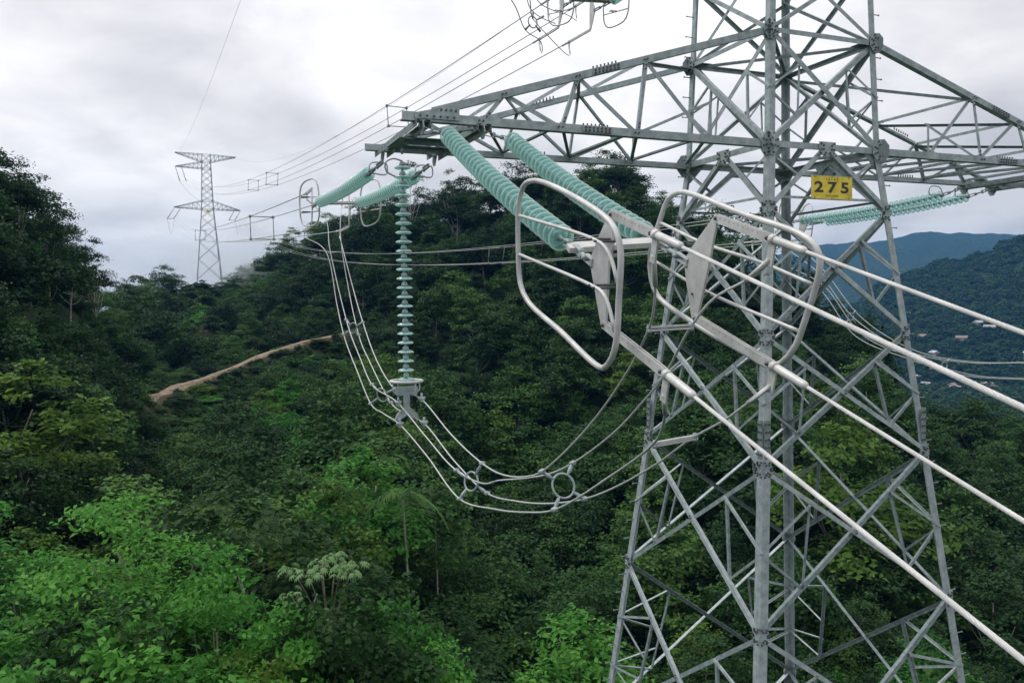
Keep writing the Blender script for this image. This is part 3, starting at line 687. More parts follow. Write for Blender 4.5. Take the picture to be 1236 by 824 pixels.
J[1] = cable([pad(c2)]+D3([(791, 345, 6.5), (788, 380, 6.7), (783, 397, 6.9), (760, 444, 7.4), (709, 516, 8.4), (654, 569, 9.4), (635, 575, 9.8), (612, 574, 10.3), (582, 559, 11.6), (544, 523.5, 13.0), (509, 482, 13.9), (476.5, 469.5, 15.6), (456.5, 438.6, 16.8), (438, 389, 18.9), (427, 351, 20), (415, 305, 21)])+[B_lr],
    'thin dark cable of the jumper, uppermost on the right of the second ring spacer', g)
J[2] = cable([pad(c1)]+D3([(915, 330, 6.6), (862, 360, 6.8), (835, 393, 7.0), (802, 453, 7.6), (775, 486, 8.0), (742, 521, 8.6), (691, 559, 9.6), (662, 572, 10.2), (634, 577, 10.7), (600, 580, 11.3), (585, 583.5, 11.5), (551, 567.5, 12.1), (515, 528, 13.2), (481, 487, 14.2), (449, 464, 16.0), (434.7, 432, 17.2), (418, 386, 19.3), (398, 300, 21), (392, 262, 21.8)])+[B_ul],
    'jumper cable passing behind the lower dead end clamp and up to the right hoop', g)
J[3] = cable([pad(c3)]+D3([(803, 495, 6.3), (797, 523, 6.7), (786, 538, 7.0), (742, 571, 8.0), (669, 615, 9.3), (634, 618, 10.0), (596, 614, 10.9), (555, 602, 11.8), (516, 551, 12.9), (483, 512.5, 14.0), (463, 499, 15), (447.5, 487, 16.1), (432, 450, 16.9), (415, 404, 19.2), (407, 369, 20.2), (394, 305, 21.2)])+[B_ll],
    'lowest jumper cable, at the bottom of the loop', g)
J[4] = cable([pad(c4)]+D3([(917, 477, 6.5), (902, 487, 6.6), (876, 506, 6.8), (838, 527, 7.2), (792, 560, 8.1), (742, 588, 8.9), (705, 602, 9.5), (662, 607.5, 10.2), (623.6, 604.7, 10.9), (588, 595, 11.6), (550, 558, 12.5), (512, 511, 13.8), (490, 499, 14.6), (472, 486, 15.8), (446, 436, 17.2), (433, 404, 19.0), (420, 345, 20.5), (411.5, 290, 21.3), (411, 262, 21.8)])+[B_ur],
    'jumper cable from the lower right clamp, second from the bottom of the loop', g)
def flatbar(P, Q, lab):
    r = empty('spacer_bar', P, lab, 'spacer'); a = (Q-P)/np.linalg.norm(Q-P); s = np.cross(a, (0, 0, 1)); s /= np.linalg.norm(s)
    for e in (-.013, .013): b = MB(); b.box((P+Q)/2+np.array((0, 0, 1))*e, a*(np.linalg.norm(Q-P)+.04), s*.04, (0, 0, .016)); b.build('bar', ALU, r)
    for A in (P, Q): b = MB(); b.lathe([(0, -.035), (.022, -.035), (.022, .035), (0, .035)], A, (0, 0, 1), 8); b.build('clamp', STEEL, r)
flatbar(dep(784, 397, 6.9), dep(834, 394, 7.0), 'short flat bar tying two cables just below the right blade, left end free'); flatbar(dep(791, 536, 7.05), dep(839, 527.5, 7.2), 'bright short flat bar tying two cables beside the left leg of the pylon')
def ring_spacer(c, rpx, dpt, clamps, lab, grp='round ring spacers on the jumper cables'):
    C = dep(*c, dpt); V = (C-CAM)/np.linalg.norm(C-CAM); r = empty('ring_spacer', C, lab, 'spacer', grp)
    cl = [dep(*p) for p in clamps]; n = np.cross(cl[1]-cl[3], cl[0]-cl[2]); n /= np.linalg.norm(n)
    u = np.cross(n, (0, 0, 1.0)); u /= np.linalg.norm(u); w = np.cross(n, u); C = sum(cl)/4; R = rpx*dpt/F
    b = MB(); b.tube([C+R*(math.cos(t)*u+math.sin(t)*w) for t in np.linspace(0, 2*math.pi, 29)[:-1]], .014, 8, True); b.build('ring', STEEL, r)
    for p in cl:
        d = p-C; L = np.linalg.norm(d); d /= L; b = MB(); b.tube([C+d*R*.98, C+d*(R+(L-R)*.5), p-d*.02], [.014, .026, .018], 8); b.lathe([(0, -.045), (.032, -.035), (.032, .035), (0, .045)], p, n, 10); b.build('clamp_arm', STEEL, r)
ring_spacer((680, 586), 15, 9.4, [(654, 569, 9.4), (691, 559, 9.6), (705, 602, 9.5), (669, 615, 9.3)], 'largest ring spacer, at the bottom right of the cable loop')
ring_spacer((568.6, 581), 11.5, 11.7, [(551, 567.5, 12.1), (582, 559, 11.6), (588, 595, 11.6), (555, 602, 11.8)], 'ring spacer at the bottom left of the cable loop')
ring_spacer((461, 476), 8.2, 15.9, [(449, 464, 16.0), (476.5, 469.5, 15.6), (472, 486, 15.8), (447.5, 487, 16.1)], 'ring spacer just left of the hanging string foot')
ring_spacer((427.4, 396.7), 6.3, 19.1, [(418, 386, 19.3), (438, 389, 18.9), (433, 404, 19.0), (415, 404, 19.2)], 'smallest ring spacer, high on the descending cables')
for (a, b_, lab) in (((392, 262, 21.8), (411, 262, 21.8), 'upper rung between the cables under the small hoops'), ((396, 305, 21.1), (413, 304, 21.1), 'lower rung between the cables under the small hoops')):
    r = empty('spacer_bar', dep(*a), lab, 'spacer'); b = MB(); rod(b, dep(*a), dep(*b_), .018); b.build('bar', STEEL, r)

# hanging string with its foot
def suspension(P, Q, cl, lab, mirror=False, n=24):
    P = np.asarray(P, float); Q = np.asarray(Q, float)
    s = string(P, Q, n, lab, None); links(P+np.array((0, 0, .34)), P+np.array((0, 0, .04)), 'link', s, 3)
    b = MB(); b.tube(spline([P+np.array((0, 0, .02)), P+np.array((.16, .02, .05)), P+np.array((.30, .02, -.03)), P+np.array((.28, .02, -.17)), P+np.array((.12, .0, -.25))], .05), .014, 6); b.build('arcing_horn', STEEL, s)
    return s
SP, SQ = onp(485.5, 196, 1, 0), onp(490.5, 462, 1, 0)
suspension(SP, SQ, None, 'single hanging string of pale glass discs below the tip of the left arm')
def foot(Q, cl, l1, l2):
    cr = empty('corona_ring', Q, l1, 'corona ring'); b = MB(); R = .27
    b.tube([Q+np.array((R*math.cos(t), R*math.sin(t), .03)) for t in np.linspace(0, 2*math.pi, 33)[:-1]], .027, 10, True); b.build('hoop', ALU, cr)
    for t in (.3, 1.9, 3.44, 5.04):
        d = np.array((math.cos(t), math.sin(t), 0)); b = MB(); b.tube(spline([Q+d*R+np.array((0, 0, .01)), Q+d*(R-.01)+np.array((0, 0, -.14)), Q+d*(R-.10)+np.array((0, 0, -.20))], .04), .010, 6); b.build('bracket', ALU, cr)
    y = empty('yoke', Q-np.array((0, 0, .2)), l2, 'yoke')
    n = np.array(FWD)*1.0; sd = np.cross(n, (0, 0, 1.0)); sd /= np.linalg.norm(sd); sd = np.array((1.0, 0, 0)) if abs((cl[0]-cl[1])[0]) > .2 else sd
    if sd@(cl[1]-cl[0]) < 0: sd = -sd
    n = np.cross(sd, (0, 0, 1.0)); up = np.array((0, 0, 1.0))
    T = Q-up*.12; K = lambda pts, th: [T+sd*x+up*z for x, z in pts]
    b = MB(); b.prism(K([(-.19, .06), (.19, .06), (.21, -.03), (.17, -.10), (.08, -.09), (-.08, -.09), (-.17, -.10), (-.21, -.03)], 0), n*.03); b.build('plate', STEEL, y)
    b = MB(); b.prism(K([(-.055, -.08), (.055, -.08), (.05, -.30), (.18, -.42), (.21, -.50), (.16, -.53), (0, -.44), (-.16, -.53), (-.21, -.50), (-.18, -.42), (-.05, -.30)], 0), n*.045); b.build('plate', STEEL, y)
    for p in cl:
        b = MB(); b.box(p, sd*.05, n*.17, up*.07); b.lathe([(0, -.06), (.03, -.06), (.03, .06), (0, .06)], p+up*.02, sd, 8); b.tube([p+up*.01, p+up*.11], .02, 6); b.build('clamp', STEEL, y)
SC4 = D3([(481, 487, 14.2), (509, 482, 13.9), (483, 512.5, 14.0), (512, 511, 13.8)])
foot(SQ, SC4, 'small round hoop at the foot of the hanging string', 'butterfly shaped plate carrying four cables at the foot of the hanging string')

# right arm jumper
SRP = np.array([-7.9, 0, -.42]); SRQ = np.array([-7.9, 0, -4.30])
suspension(SRP, SRQ, None, 'hanging glass string at the tip of the right arm, beyond the right frame edge')
q = SRQ+np.array((0, 0, -.25)); RC4 = [q+np.array((.2, 0, .03)), q+np.array((-.2, 0, .03)), q+np.array((.2, 0, -.38)), q+np.array((-.2, 0, -.38))]
foot(SRQ, RC4, 'round hoop at the right frame edge, at the foot of the right hanging string', 'plate carrying cables at the right frame edge')
g = 'jumper cables below the right arm, in front of the blue mountains'
rb = [bsel(rout, *k) for k in ((1, 1), (-1, 1), (1, -1), (-1, -1))]
for k, lab in enumerate(('upper near', 'upper far', 'lower near', 'lower far')):
    e = RC4[k]; s = rb[k]; up = 1 if k < 2 else 0; sx_ = .18 if k % 2 == 0 else -.18
    mids = [((993, 330 if up else 348), 24.4), ((1037, 385 if up else 405), 23.2), ((1102, 424 if up else 433), 21.9), ((1170, 437 if up else 453), 20.9)]
    pts = [s, s+np.array((0, .12, -.35))]+[dep(u, v, t)+np.array((sx_*.8, 0, 0)) for (u, v), t in mids]+[e, e+np.array((0, .9, -.02)), e+np.array((0, 2.6, .5)), np.array((-7.4+sx_, 6.6, -1.6-(.5 if not up else 0)))]
    cable(pts, '%s cable sagging below the right arm before the blue mountain' % lab, g)
for (u, v, t), lab in (((1027, 382, 23.4), 'little ring spacer on the cables before the blue mountain'), ((1140, 441, 21.3), 'little ring spacer on the level cables before the dark hill')):
    C = dep(u, v, t); r = empty('ring_spacer', C, lab, 'spacer', 'round ring spacers on the right jumper'); b = MB(); b.tube([C+.10*np.array((math.cos(a), 0, math.sin(a))) for a in np.linspace(0, 6.283, 17)[:-1]], .014, 6, True); b.build('ring', STEEL, r)
    for a in (.785, 2.36, 3.93, 5.5): d = np.array((math.cos(a), 0, math.sin(a))); b = MB(); b.tube([C+d*.1, C+d*.25], .018, 6); b.build('clamp_arm', STEEL, r)

# top phase jumper: from its clamps out to the upper arm
ub = [bsel(uout, *k) for k in ((1, 1), (-1, 1), (1, -1), (-1, -1))]
UP = np.array([7.55, 0, 8.2]); UQ = np.array([7.55, 0, 4.3]); suspension(UP, UQ, None, 'hanging glass string of the upper arm, above the frame')
q = UQ+np.array((0, 0, -.25)); UC = [q+np.array((0, -.2, .03)), q+np.array((0, .2, .03)), q+np.array((0, -.2, -.38)), q+np.array((0, .2, -.38))]
foot(UQ, UC, 'round hoop of the upper hanging string, above the frame', 'plate at the foot of the upper hanging string, above the frame')
mid = [(685, 22, 20.5), (690, 14, 20.5), (672, 49, 20.3), (664, 30, 20.3)]
for k, lab in enumerate(('upper left', 'upper right', 'lower left', 'lower right')):
    s = ub[k]; mu_, mv_, mt_ = [(668, 28, 20.0), (684, 18, 20.2), (650, 47.5, 19.5), (662, 44, 19.6)][k]
    m2 = [(640, 10, 18.6), (650, 2, 18.8), (634, 36, 18.7), (643, 22, 18.9)][k]; m3 = [(628, -30, 17.6), (636, -34, 17.8), (617, 0, 17.6), (637, -5, 17.8)][k]
    cable([s, s+np.array((.02, .1, -.2)), dep(mu_, mv_, mt_), dep(*m2), dep(*m3), UC[k]], '%s cable of the loop cut by the top edge' % lab, 'looping cables at the top edge')
C = dep(643, 27, 18.8); r = empty('ring_spacer', C, 'small ring spacer on the looping cables at the top edge', 'spacer'); b = MB(); b.tube([C+.13*np.array((math.cos(a), .3*math.cos(a), math.sin(a))) for a in np.linspace(0, 6.283, 17)[:-1]], .014, 6, True); b.build('ring', STEEL2, r)
for u, v, t in ((634, 36, 18.7), (643, 16, 18.9), (652, 38, 19.2), (656, 20, 19)): b = MB(); b.tube([C+(dep(u, v, t)-C)*.35, dep(u, v, t)], [.016, .03], 6); b.build('clamp_arm', STEEL2, r)
# ------------------------------------------------------------------ the far pylon
FT = np.array([4.6, -200.5, 0.0]); FZ = 20.8
def far_tower():
    r = empty('lattice_tower', (FT[0], FT[1], 2.0), 'small distant lattice pylon with three arms standing on the ridge in the mist', 'pylon')
    def P(x, y, z): return np.array([FT[0]+x, FT[1]+y, FZ+z])
    hwf = lambda z: (1.35-.085*z if z <= 0 else max(.95, 1.35-.04*z))
    for ax in (1, -1):
        for ay in (1, -1):
            for z0, z1 in ((13.2, 0), (0, -19.5)):
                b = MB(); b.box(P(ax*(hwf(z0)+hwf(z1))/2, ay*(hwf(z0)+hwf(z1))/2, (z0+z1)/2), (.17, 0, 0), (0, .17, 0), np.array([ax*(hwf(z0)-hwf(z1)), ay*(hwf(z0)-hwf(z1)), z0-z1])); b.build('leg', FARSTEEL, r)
    lev = [13.2, 11.4, 9.8, 8.2, 6.6, 5.0, 3.4, 2.0, 0, -2.0, -4.6, -8.0, -12.2, -17.]
    for zt, zb in zip(lev, lev[1:]):
        for f in range(4):
            c, s = [(1, 0), (0, 1), (-1, 0), (0, -1)][f]
            def Q(k, z): w = hwf(z); x, y = (w, k*w); return P(x*c-y*s, x*s+y*c, z)
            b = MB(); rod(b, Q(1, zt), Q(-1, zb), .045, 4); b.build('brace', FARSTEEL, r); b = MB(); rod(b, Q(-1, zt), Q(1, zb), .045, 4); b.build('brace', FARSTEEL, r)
            if zt in (13.2, 11.4, 9.8, 5.0, 2.0, 0): b = MB(); rod(b, Q(-1, zt), Q(1, zt), .05, 4); b.build('girt', FARSTEEL, r)
    def farm(sx, zb, zt, L, tipz=0, under=False):
        w0, w1 = hwf(zb), hwf(zt)
        a = MB()
        for sy in (1, -1):
            tipp = P(sx*L, sy*.5, (zb if not under else zt)+tipz)
            for w, z in ((w0, zb), (w1, zt)): rod(a, P(sx*w, sy*w, z), tipp, .075, 4)
            n = 6; lo = [P(sx*w0, sy*w0, zb)+(tipp-P(sx*w0, sy*w0, zb))*k/n for k in range(n+1)]; hi = [P(sx*w1, sy*w1, zt)+(tipp-P(sx*w1, sy*w1, zt))*k/n for k in range(n+1)]
            for k in range(n): rod(a, lo[k], hi[k+1], .035, 4); rod(a, hi[k+1], lo[k+1], .035, 4)
        for k in range(7):
            t = k/6; rod(a, P(sx*(w0+(L-w0)*t), w0+(.5-w0)*t, zb if not under else zb+(zt-zb)*t), P(sx*(w0+(L-w0)*t), -(w0+(.5-w0)*t), zb if not under else zb+(zt-zb)*t), .035, 4)
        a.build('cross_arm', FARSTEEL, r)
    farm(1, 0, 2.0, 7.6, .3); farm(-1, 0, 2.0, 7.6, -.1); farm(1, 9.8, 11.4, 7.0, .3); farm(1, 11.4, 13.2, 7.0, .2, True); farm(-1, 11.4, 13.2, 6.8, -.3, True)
    b = MB(); b.box(P(-.1, hwf(0)+.1, -.6), (1.0, 0, 0), (0, .03, 0), (0, 0, .5)); b.build('plate', YELLOW, r)
    g = 'insulator strings of the far pylon'
    for X, Zz, L, lab in ((7.6, 0, 3.0, 'hanging from the left lower arm'), (-7.6, 0, 3.0, 'hanging from the right lower arm'), (7.0, 10, 4.2, 'hanging from the left middle arm')):
        for dx in (.0, 1.4):
            o = empty('insulator_string', P(X, 0, Zz), 'tiny %s insulator string of the far pylon, %s' % (('outer', 'inner')[dx > 0], lab), 'insulator', g)
            b = MB(); sx = np.sign(X); A = P(X-sx*dx, .5, Zz-.1); Bq = A+np.array((1.5 if Zz < 5 else -.9, 3.0, -L*.9)); rod(b, A, Bq, .11, 6); b.build('disc_stack', FARSTEEL, o)
        if Zz < 5:
            A = P(X, .5, Zz-.1); o = _roots[-1]; b = MB(); s2 = A+np.array((1.5, 3.0, -L*.9)); rod(b, s2, s2-np.array((np.sign(X)*1.4, 0, 0)), .06, 4); b.build('yoke_bar', FARSTEEL, o)
    # slack jumper loops
    for X, z0, pts in ((7.6, 0, [(9.1, 3.5, -2.8), (8.4, 1, -6.0), (7.5, -2, -2.6)]), (-7.6, 0, [(-6.1, 3.5, -2.8), (-6.8, 1, -6.0), (-7.6, -2, -2.6)]), (7.0, 10, [(6.1, 3.5, 6.1), (4.0, 2, 3.5), (1.5, 1.5, 1.6)])):
        o = empty('jumper_cable', P(X, 0, z0), 'faint slack cable below the %s arm of the far pylon' % ('left lower' if X == 7.6 else 'right lower' if X < 0 else 'left middle'), 'cable'); b = MB(); b.tube(spline([P(*p) for p in pts], .5), .03, 5); b.build('wire', FARSTEEL, o)
far_tower()
# ------------------------------------------------------------------ terrain: distances and canopy heights read along picture columns, as one sheet
rng = np.random.default_rng(7); random.seed(7)
COLS = [  # u, [(distance, canopy v)...]
 (-700, [(14, 1150), (24, 800), (38, 560), (55, 380), (75, 270), (120, 180), (180, 160)]),
 (-300, [(14, 1100), (24, 760), (38, 540), (52, 350), (66, 240), (100, 170), (150, 150)]),
 (-80, [(14, 1100), (24, 760), (38, 560), (52, 400), (66, 262), (90, 205), (120, 195)]),
 (10, [(14, 1100), (24, 720), (36, 590), (52, 450), (68, 310), (84, 240), (105, 230)]),
 (90, [(14, 1100), (24, 710), (36, 600), (54, 510), (72, 430), (90, 340), (110, 285)]),
 (155, [(14, 1100), (24, 720), (36, 640), (56, 560), (84, 487), (110, 425), (150, 360), (188, 328)]),
 (245, [(14, 1100), (24, 760), (38, 660), (60, 555), (92, 480), (130, 418), (170, 360), (198, 342)]),
 (318, [(14, 1100), (24, 780), (38, 680), (60, 560), (95, 470), (135, 400), (175, 348), (200, 330)]),
 (350, [(14, 1100), (24, 790), (38, 680), (60, 560), (95, 465), (130, 400), (165, 330), (195, 280)]),
 (400, [(14, 1100), (24, 820), (40, 680), (62, 560), (95, 460), (125, 400), (160, 300), (190, 262)]),
 (470, [(14, 1100), (26, 850), (42, 700), (64, 570), (95, 450), (125, 360), (155, 270), (175, 236)]),
 (540, [(16, 1150), (30, 900), (46, 730), (66, 610), (92, 480), (120, 350), (150, 245), (168, 222)]),
 (610, [(18, 1200), (34, 950), (50, 770), (68, 640), (92, 490), (118, 350), (145, 240), (160, 212)]),
 (690, [(18, 1200), (36, 950), (52, 780), (70, 630), (92, 480), (116, 340), (140, 230), (155, 196)]),
 (760, [(18, 1200), (36, 950), (52, 770), (70, 610), (92, 460), (114, 335), (136, 240), (150, 204)]),
 (830, [(18, 1200), (36, 930), (50, 760), (68, 600), (90, 460), (110, 350), (130, 275), (142, 250)]),
 (900, [(18, 1200), (34, 920), (48, 770), (66, 610), (86, 480), (104, 390), (122, 325), (132, 300)]),
 (970, [(18, 1200), (34, 920), (48, 770), (64, 630), (82, 520), (100, 430), (116, 365), (126, 345)]),
 (1040, [(18, 1200), (34, 900), (48, 760), (64, 640), (82, 545), (98, 470), (112, 425), (120, 408)]),
 (1100, [(18, 1200), (34, 900), (48, 760), (64, 650), (82, 565), (98, 505), (110, 474), (118, 466)]),
 (1180, [(18, 1200), (34, 900), (48, 765), (64, 665), (82, 595), (98, 530), (110, 496), (118, 482)]),
 (1300, [(18, 1200), (34, 900), (48, 770), (64, 680), (82, 610), (98, 545), (112, 512), (122, 500)]),
 (1700, [(18, 1200), (34, 900), (48, 780), (64, 690), (82, 620), (98, 570), (114, 535), (130, 520)]),
]
HORV = 366.0
CU = np.array([c[0] for c in COLS], float); CAZ = np.arctan((CU-618)/F)
def can_tab():
    Ds = np.concatenate([np.linspace(6, 60, 46), np.linspace(62, 220, 80)]); T = np.zeros((len(COLS), len(Ds))); cr = []
    for i, (u, pts) in enumerate(COLS):
        d = np.array([p[0] for p in pts], float); e = np.array([-(p[1]-HORV)/F for p in pts])*d
        z = np.interp(Ds, d, e)
        nearm = Ds < d[0]; z[nearm] = e[0]+(Ds[nearm]-d[0])*(-.10)
        beyond = Ds > d[-1]; z[beyond] = e[-1]-(Ds[beyond]-d[-1])*.42-((Ds[beyond]-d[-1])**2)*.002
        T[i] = z; cr.append(d[-1])
    for _ in range(2): T[:, 1:-1] = (T[:, :-2]+2*T[:, 1:-1]+T[:, 2:])/4
    return Ds, T, np.array(cr)
TD, TT, CREST = can_tab()
def smooth_interp(az):
    """weights between the columns, smooth"""
    i = np.clip(np.searchsorted(CAZ, az)-1, 0, len(CAZ)-2); t = np.clip((az-CAZ[i])/(CAZ[i+1]-CAZ[i]), 0, 1); return i, t*t*(3-2*t)*.6+t*.4
def canopy(az, D):
    i, t = smooth_interp(az); Dc = np.clip(D, TD[0], TD[-1]); k = np.clip(np.searchsorted(TD, Dc)-1, 0, len(TD)-2); s = (Dc-TD[k])/(TD[k+1]-TD[k])
    a = TT[i, k]*(1-s)+TT[i, k+1]*s; b = TT[i+1, k]*(1-s)+TT[i+1, k+1]*s
    return CAM[2]+a*(1-t)+b*t
def hash2(ix, iy, s=0):
    h = np.sin(ix*127.1+iy*311.7+s*74.7)*43758.5453; return h-np.floor(h)
def vnoise(x, y, s=0):
    ix, iy = np.floor(x), np.floor(y); fx, fy = x-ix, y-iy; fx = fx*fx*(3-2*fx); fy = fy*fy*(3-2*fy)
    return (hash2(ix, iy, s)*(1-fx)+hash2(ix+1, iy, s)*fx)*(1-fy)+(hash2(ix, iy+1, s)*(1-fx)+hash2(ix+1, iy+1, s)*fx)*fy
def fbm(x, y, o=4, s=0): return sum(vnoise(x*2**k, y*2**k, s+k)/2**(k+1) for k in range(o))
# clearings: the dirt track and the bare strip below the far pylon, as points of the place
def xy_at(u, D):
    a = math.atan((u-618)/F); return CAM[:2]+D*(math.cos(a)*FWD[:2]+math.sin(a)*RIGHT[:2])/math.cos(a)*1.0
ROADU = [(170, 488, 83), (190, 482, 86), (215, 470, 94), (262, 452, 104), (305, 439, 111), (345, 427, 116), (382, 414, 119), (412, 410, 121)]
ROADP = np.array([xy_at(u, D/1.0) for u, v, D in ROADU])
STRIP = np.array([xy_at(u, D) for u, D in ((236, 205), (238, 185), (240, 165), (243, 150), (246, 140))])
SCAR = np.array([xy_at(u, D) for u, D in ((318, 118), (322, 124), (300, 116))])
def dist_poly(x, y, P):
    best = np.full(np.shape(x), 1e9)
    for a, b in zip(P[:-1], P[1:]):
        d = b-a; t = np.clip(((x-a[0])*d[0]+(y-a[1])*d[1])/(d@d), 0, 1); best = np.minimum(best, np.hypot(x-a[0]-t*d[0], y-a[1]-t*d[1]))
    return best
def polar(x, y):
    dx, dy = x-CAM[0], y-CAM[1]; f = dx*FWD[0]+dy*FWD[1]; r = dx*RIGHT[0]+dy*RIGHT[1]
    return np.arctan2(r, f), np.hypot(f, r)
TREEH = 9.5
def tree_h(x, y):
    """height of the growth standing at a place"""
    dr = dist_poly(x, y, ROADP); ds = dist_poly(x, y, STRIP); az, D = polar(x, y)
    h = TREEH*(.65+.6*fbm(x*.05, y*.05, 2, 9))
    h = h*np.clip((dr-.5)/15, 0.0, 1)**1.0; h = np.minimum(h, TREEH*np.clip((ds+1)/12, .06, 1.2))
    h = h*np.clip(D/32, .45, 1)
    return h
def far_h(az, D):
    ud = 618+F*np.tan(np.clip(az, -1.2, 1.2)); ud = np.where(abs(az) > 1.2, np.sign(az)*3000, ud)
    floor = -62-8*fbm(az*9, D*.004, 3, 3)
    v1 = np.interp(ud, [-1500, 300, 900, 1000, 1060, 1130, 1236, 1400, 1900, 2600], [420, 420, 425, 392, 350, 330, 307, 285, 260, 300]); c1 = 1000.
    v2 = np.interp(ud, [-1500, 300, 700, 850, 920, 985, 1040, 1130, 1190, 1236, 1400, 2000], [385, 380, 372, 338, 314, 303, 299, 294, 297, 304, 318, 330]); c2 = 2700.
    rough = fbm(az*40, D*.01, 4, 5)-.5; rough2 = fbm(az*28, D*.003, 5, 6)-.5
    h1 = -(v1-HORV)/F*c1; h2 = -(v2-HORV)/F*c2
    w1 = np.clip((D-690)/(c1-690), 0, 1); w1b = np.clip(1-(D-c1)/500, 0, 1)
    w2 = np.clip((D-1500)/(c2-1500), 0, 1); w2b = np.clip(1-(D-c2)/1500, 0, 1)
    a = np.where(D <= c1, floor+(h1-floor)*(w1**.8), floor+(h1-floor)*w1b)+rough*24*(w1*w1b)
    b = np.where(D <= c2, floor+(h2-floor)*(w2**.9), floor+(h2-floor)*w2b)+rough2*120*(w2*w2b)*np.clip((D/c2-.2), 0, 1)*np.where(abs(D-c2) < 300, .45, 1)
    return CAM[2]+np.maximum(a, b)
def ground(x, y):
    az, D = polar(x, y)
    fr = np.clip((abs(az)-.95)/.5, 0, 1); azc = np.clip(az, CAZ[0], CAZ[-1])
    z = canopy(azc, D)-tree_h(x, y)*.93
    zb = CAM[2]-26+0*D; z = z*(1-fr)+zb*fr
    i, t = smooth_interp(azc); cr = CREST[i]*(1-t)+CREST[i+1]*t
    w = np.clip((D-cr-8)/90, 0, 1); w = w*w*(3-2*w); z2 = far_h(az, D)
    z = z*(1-w)+np.minimum(z2, np.where(D < 500, z-6, 1e9))*w
    return z+(fbm(x*.15, y*.15, 3, 2)-.5)*1.2*np.clip(D/40, .3, 1)
azs = np.unique(np.concatenate([np.linspace(-math.pi, -.75, 60), np.linspace(-.75, .75, 330), np.linspace(.75, math.pi, 60)]))
Dr = np.concatenate([np.linspace(1.5, 60, 60), np.linspace(61, 240, 130), np.geomspace(244, 1400, 110), np.geomspace(1420, 3350, 50)])
A_, D_ = np.meshgrid(azs, Dr, indexing='ij')
X_ = CAM[0]+D_*(np.cos(A_)*FWD[0]+np.sin(A_)*RIGHT[0]); Y_ = CAM[1]+D_*(np.cos(A_)*FWD[1]+np.sin(A_)*RIGHT[1])
Z_ = ground(X_, Y_); na, nd = A_.shape
vs = np.stack([X_, Y_, Z_], -1).reshape(-1, 3); vs = np.vstack([vs, [[CAM[0], CAM[1], float(Z_[:, 0].mean())]]])
idx = np.arange(na*nd).reshape(na, nd); fs = [(int(a), int(b), int(c), int(d)) for a, b, c, d in zip(idx[:-1, :-1].ravel(), idx[1:, :-1].ravel(), idx[1:, 1:].ravel(), idx[:-1, 1:].ravel())]
fs += [(int(idx[i, 0]), na*nd, int(idx[i+1, 0])) for i in range(na-1)]
me = bpy.data.meshes.new('ground'); me.from_pydata(vs.tolist(), [], fs); me.polygons.foreach_set('use_smooth', [True]*len(fs))
m, t, b, o = mat('forest_floor')
tc = N(t, 'ShaderNodeTexCoord'); n = N(t, 'ShaderNodeTexNoise', inp={'Scale': .12, 'Detail': 8, 'Roughness': .7}); v = N(t, 'ShaderNodeTexVoronoi', inp={'Scale': .11, 'Randomness': 1.0})
r = N(t, 'ShaderNodeValToRGB'); r.color_ramp.elements[0].position = .35; r.color_ramp.elements[1].position = .7; r.color_ramp.elements[0].color = (.012, .024, .014, 1); r.color_ramp.elements[1].color = (.035, .065, .030, 1)
t.links.new(tc.outputs['Object'], n.inputs['Vector']); t.links.new(tc.outputs['Object'], v.inputs['Vector']); t.links.new(n.outputs[0], r.inputs[0])
at = N(t, 'ShaderNodeAttribute', attribute_name='soil'); ns = N(t, 'ShaderNodeTexNoise', inp={'Scale': .9, 'Detail': 6}); t.links.new(tc.outputs['Object'], ns.inputs['Vector'])
rs = N(t, 'ShaderNodeValToRGB'); rs.color_ramp.elements[0].color = (.045, .036, .024, 1); rs.color_ramp.elements[1].color = (.17, .115, .08, 1); t.links.new(ns.outputs[0], rs.inputs[0])
mm = N(t, 'ShaderNodeMix', data_type='RGBA'); t.links.new(at.outputs['Fac'], mm.inputs[0]); t.links.new(r.outputs[0], mm.inputs[6]); t.links.new(rs.outputs[0], mm.inputs[7]); t.links.new(mm.outputs[2], b.inputs['Base Color'])
b.inputs['Roughness'].default_value = 1.0; b.inputs['Specular IOR Level'].default_value = .1
bp = N(t, 'ShaderNodeBump', inp={'Strength': 1.0, 'Distance': 5.0}); t.links.new(v.outputs['Distance'], bp.inputs['Height']); bp.invert = True; t.links.new(bp.outputs[0], b.inputs['Normal'])
me.materials.append(m)
soil = np.clip(1.2-dist_poly(vs[:, 0], vs[:, 1], STRIP)/3.0, 0, 1)*.85*np.clip(fbm(vs[:, 0]*.3, vs[:, 1]*.3, 3, 4)*2.6-.3, 0, 1)
soil = np.maximum(soil, np.clip(1.3-dist_poly(vs[:, 0], vs[:, 1], SCAR)/3.5, 0, 1)); soil = np.maximum(soil, np.clip(1.2-dist_poly(vs[:, 0], vs[:, 1], ROADP)/2.6, 0, 1)*.6)
me.attributes.new('soil', 'FLOAT', 'POINT').data.foreach_set('value', soil.astype(np.float32))
go = mk('ground', me); tag(go, kind='structure')
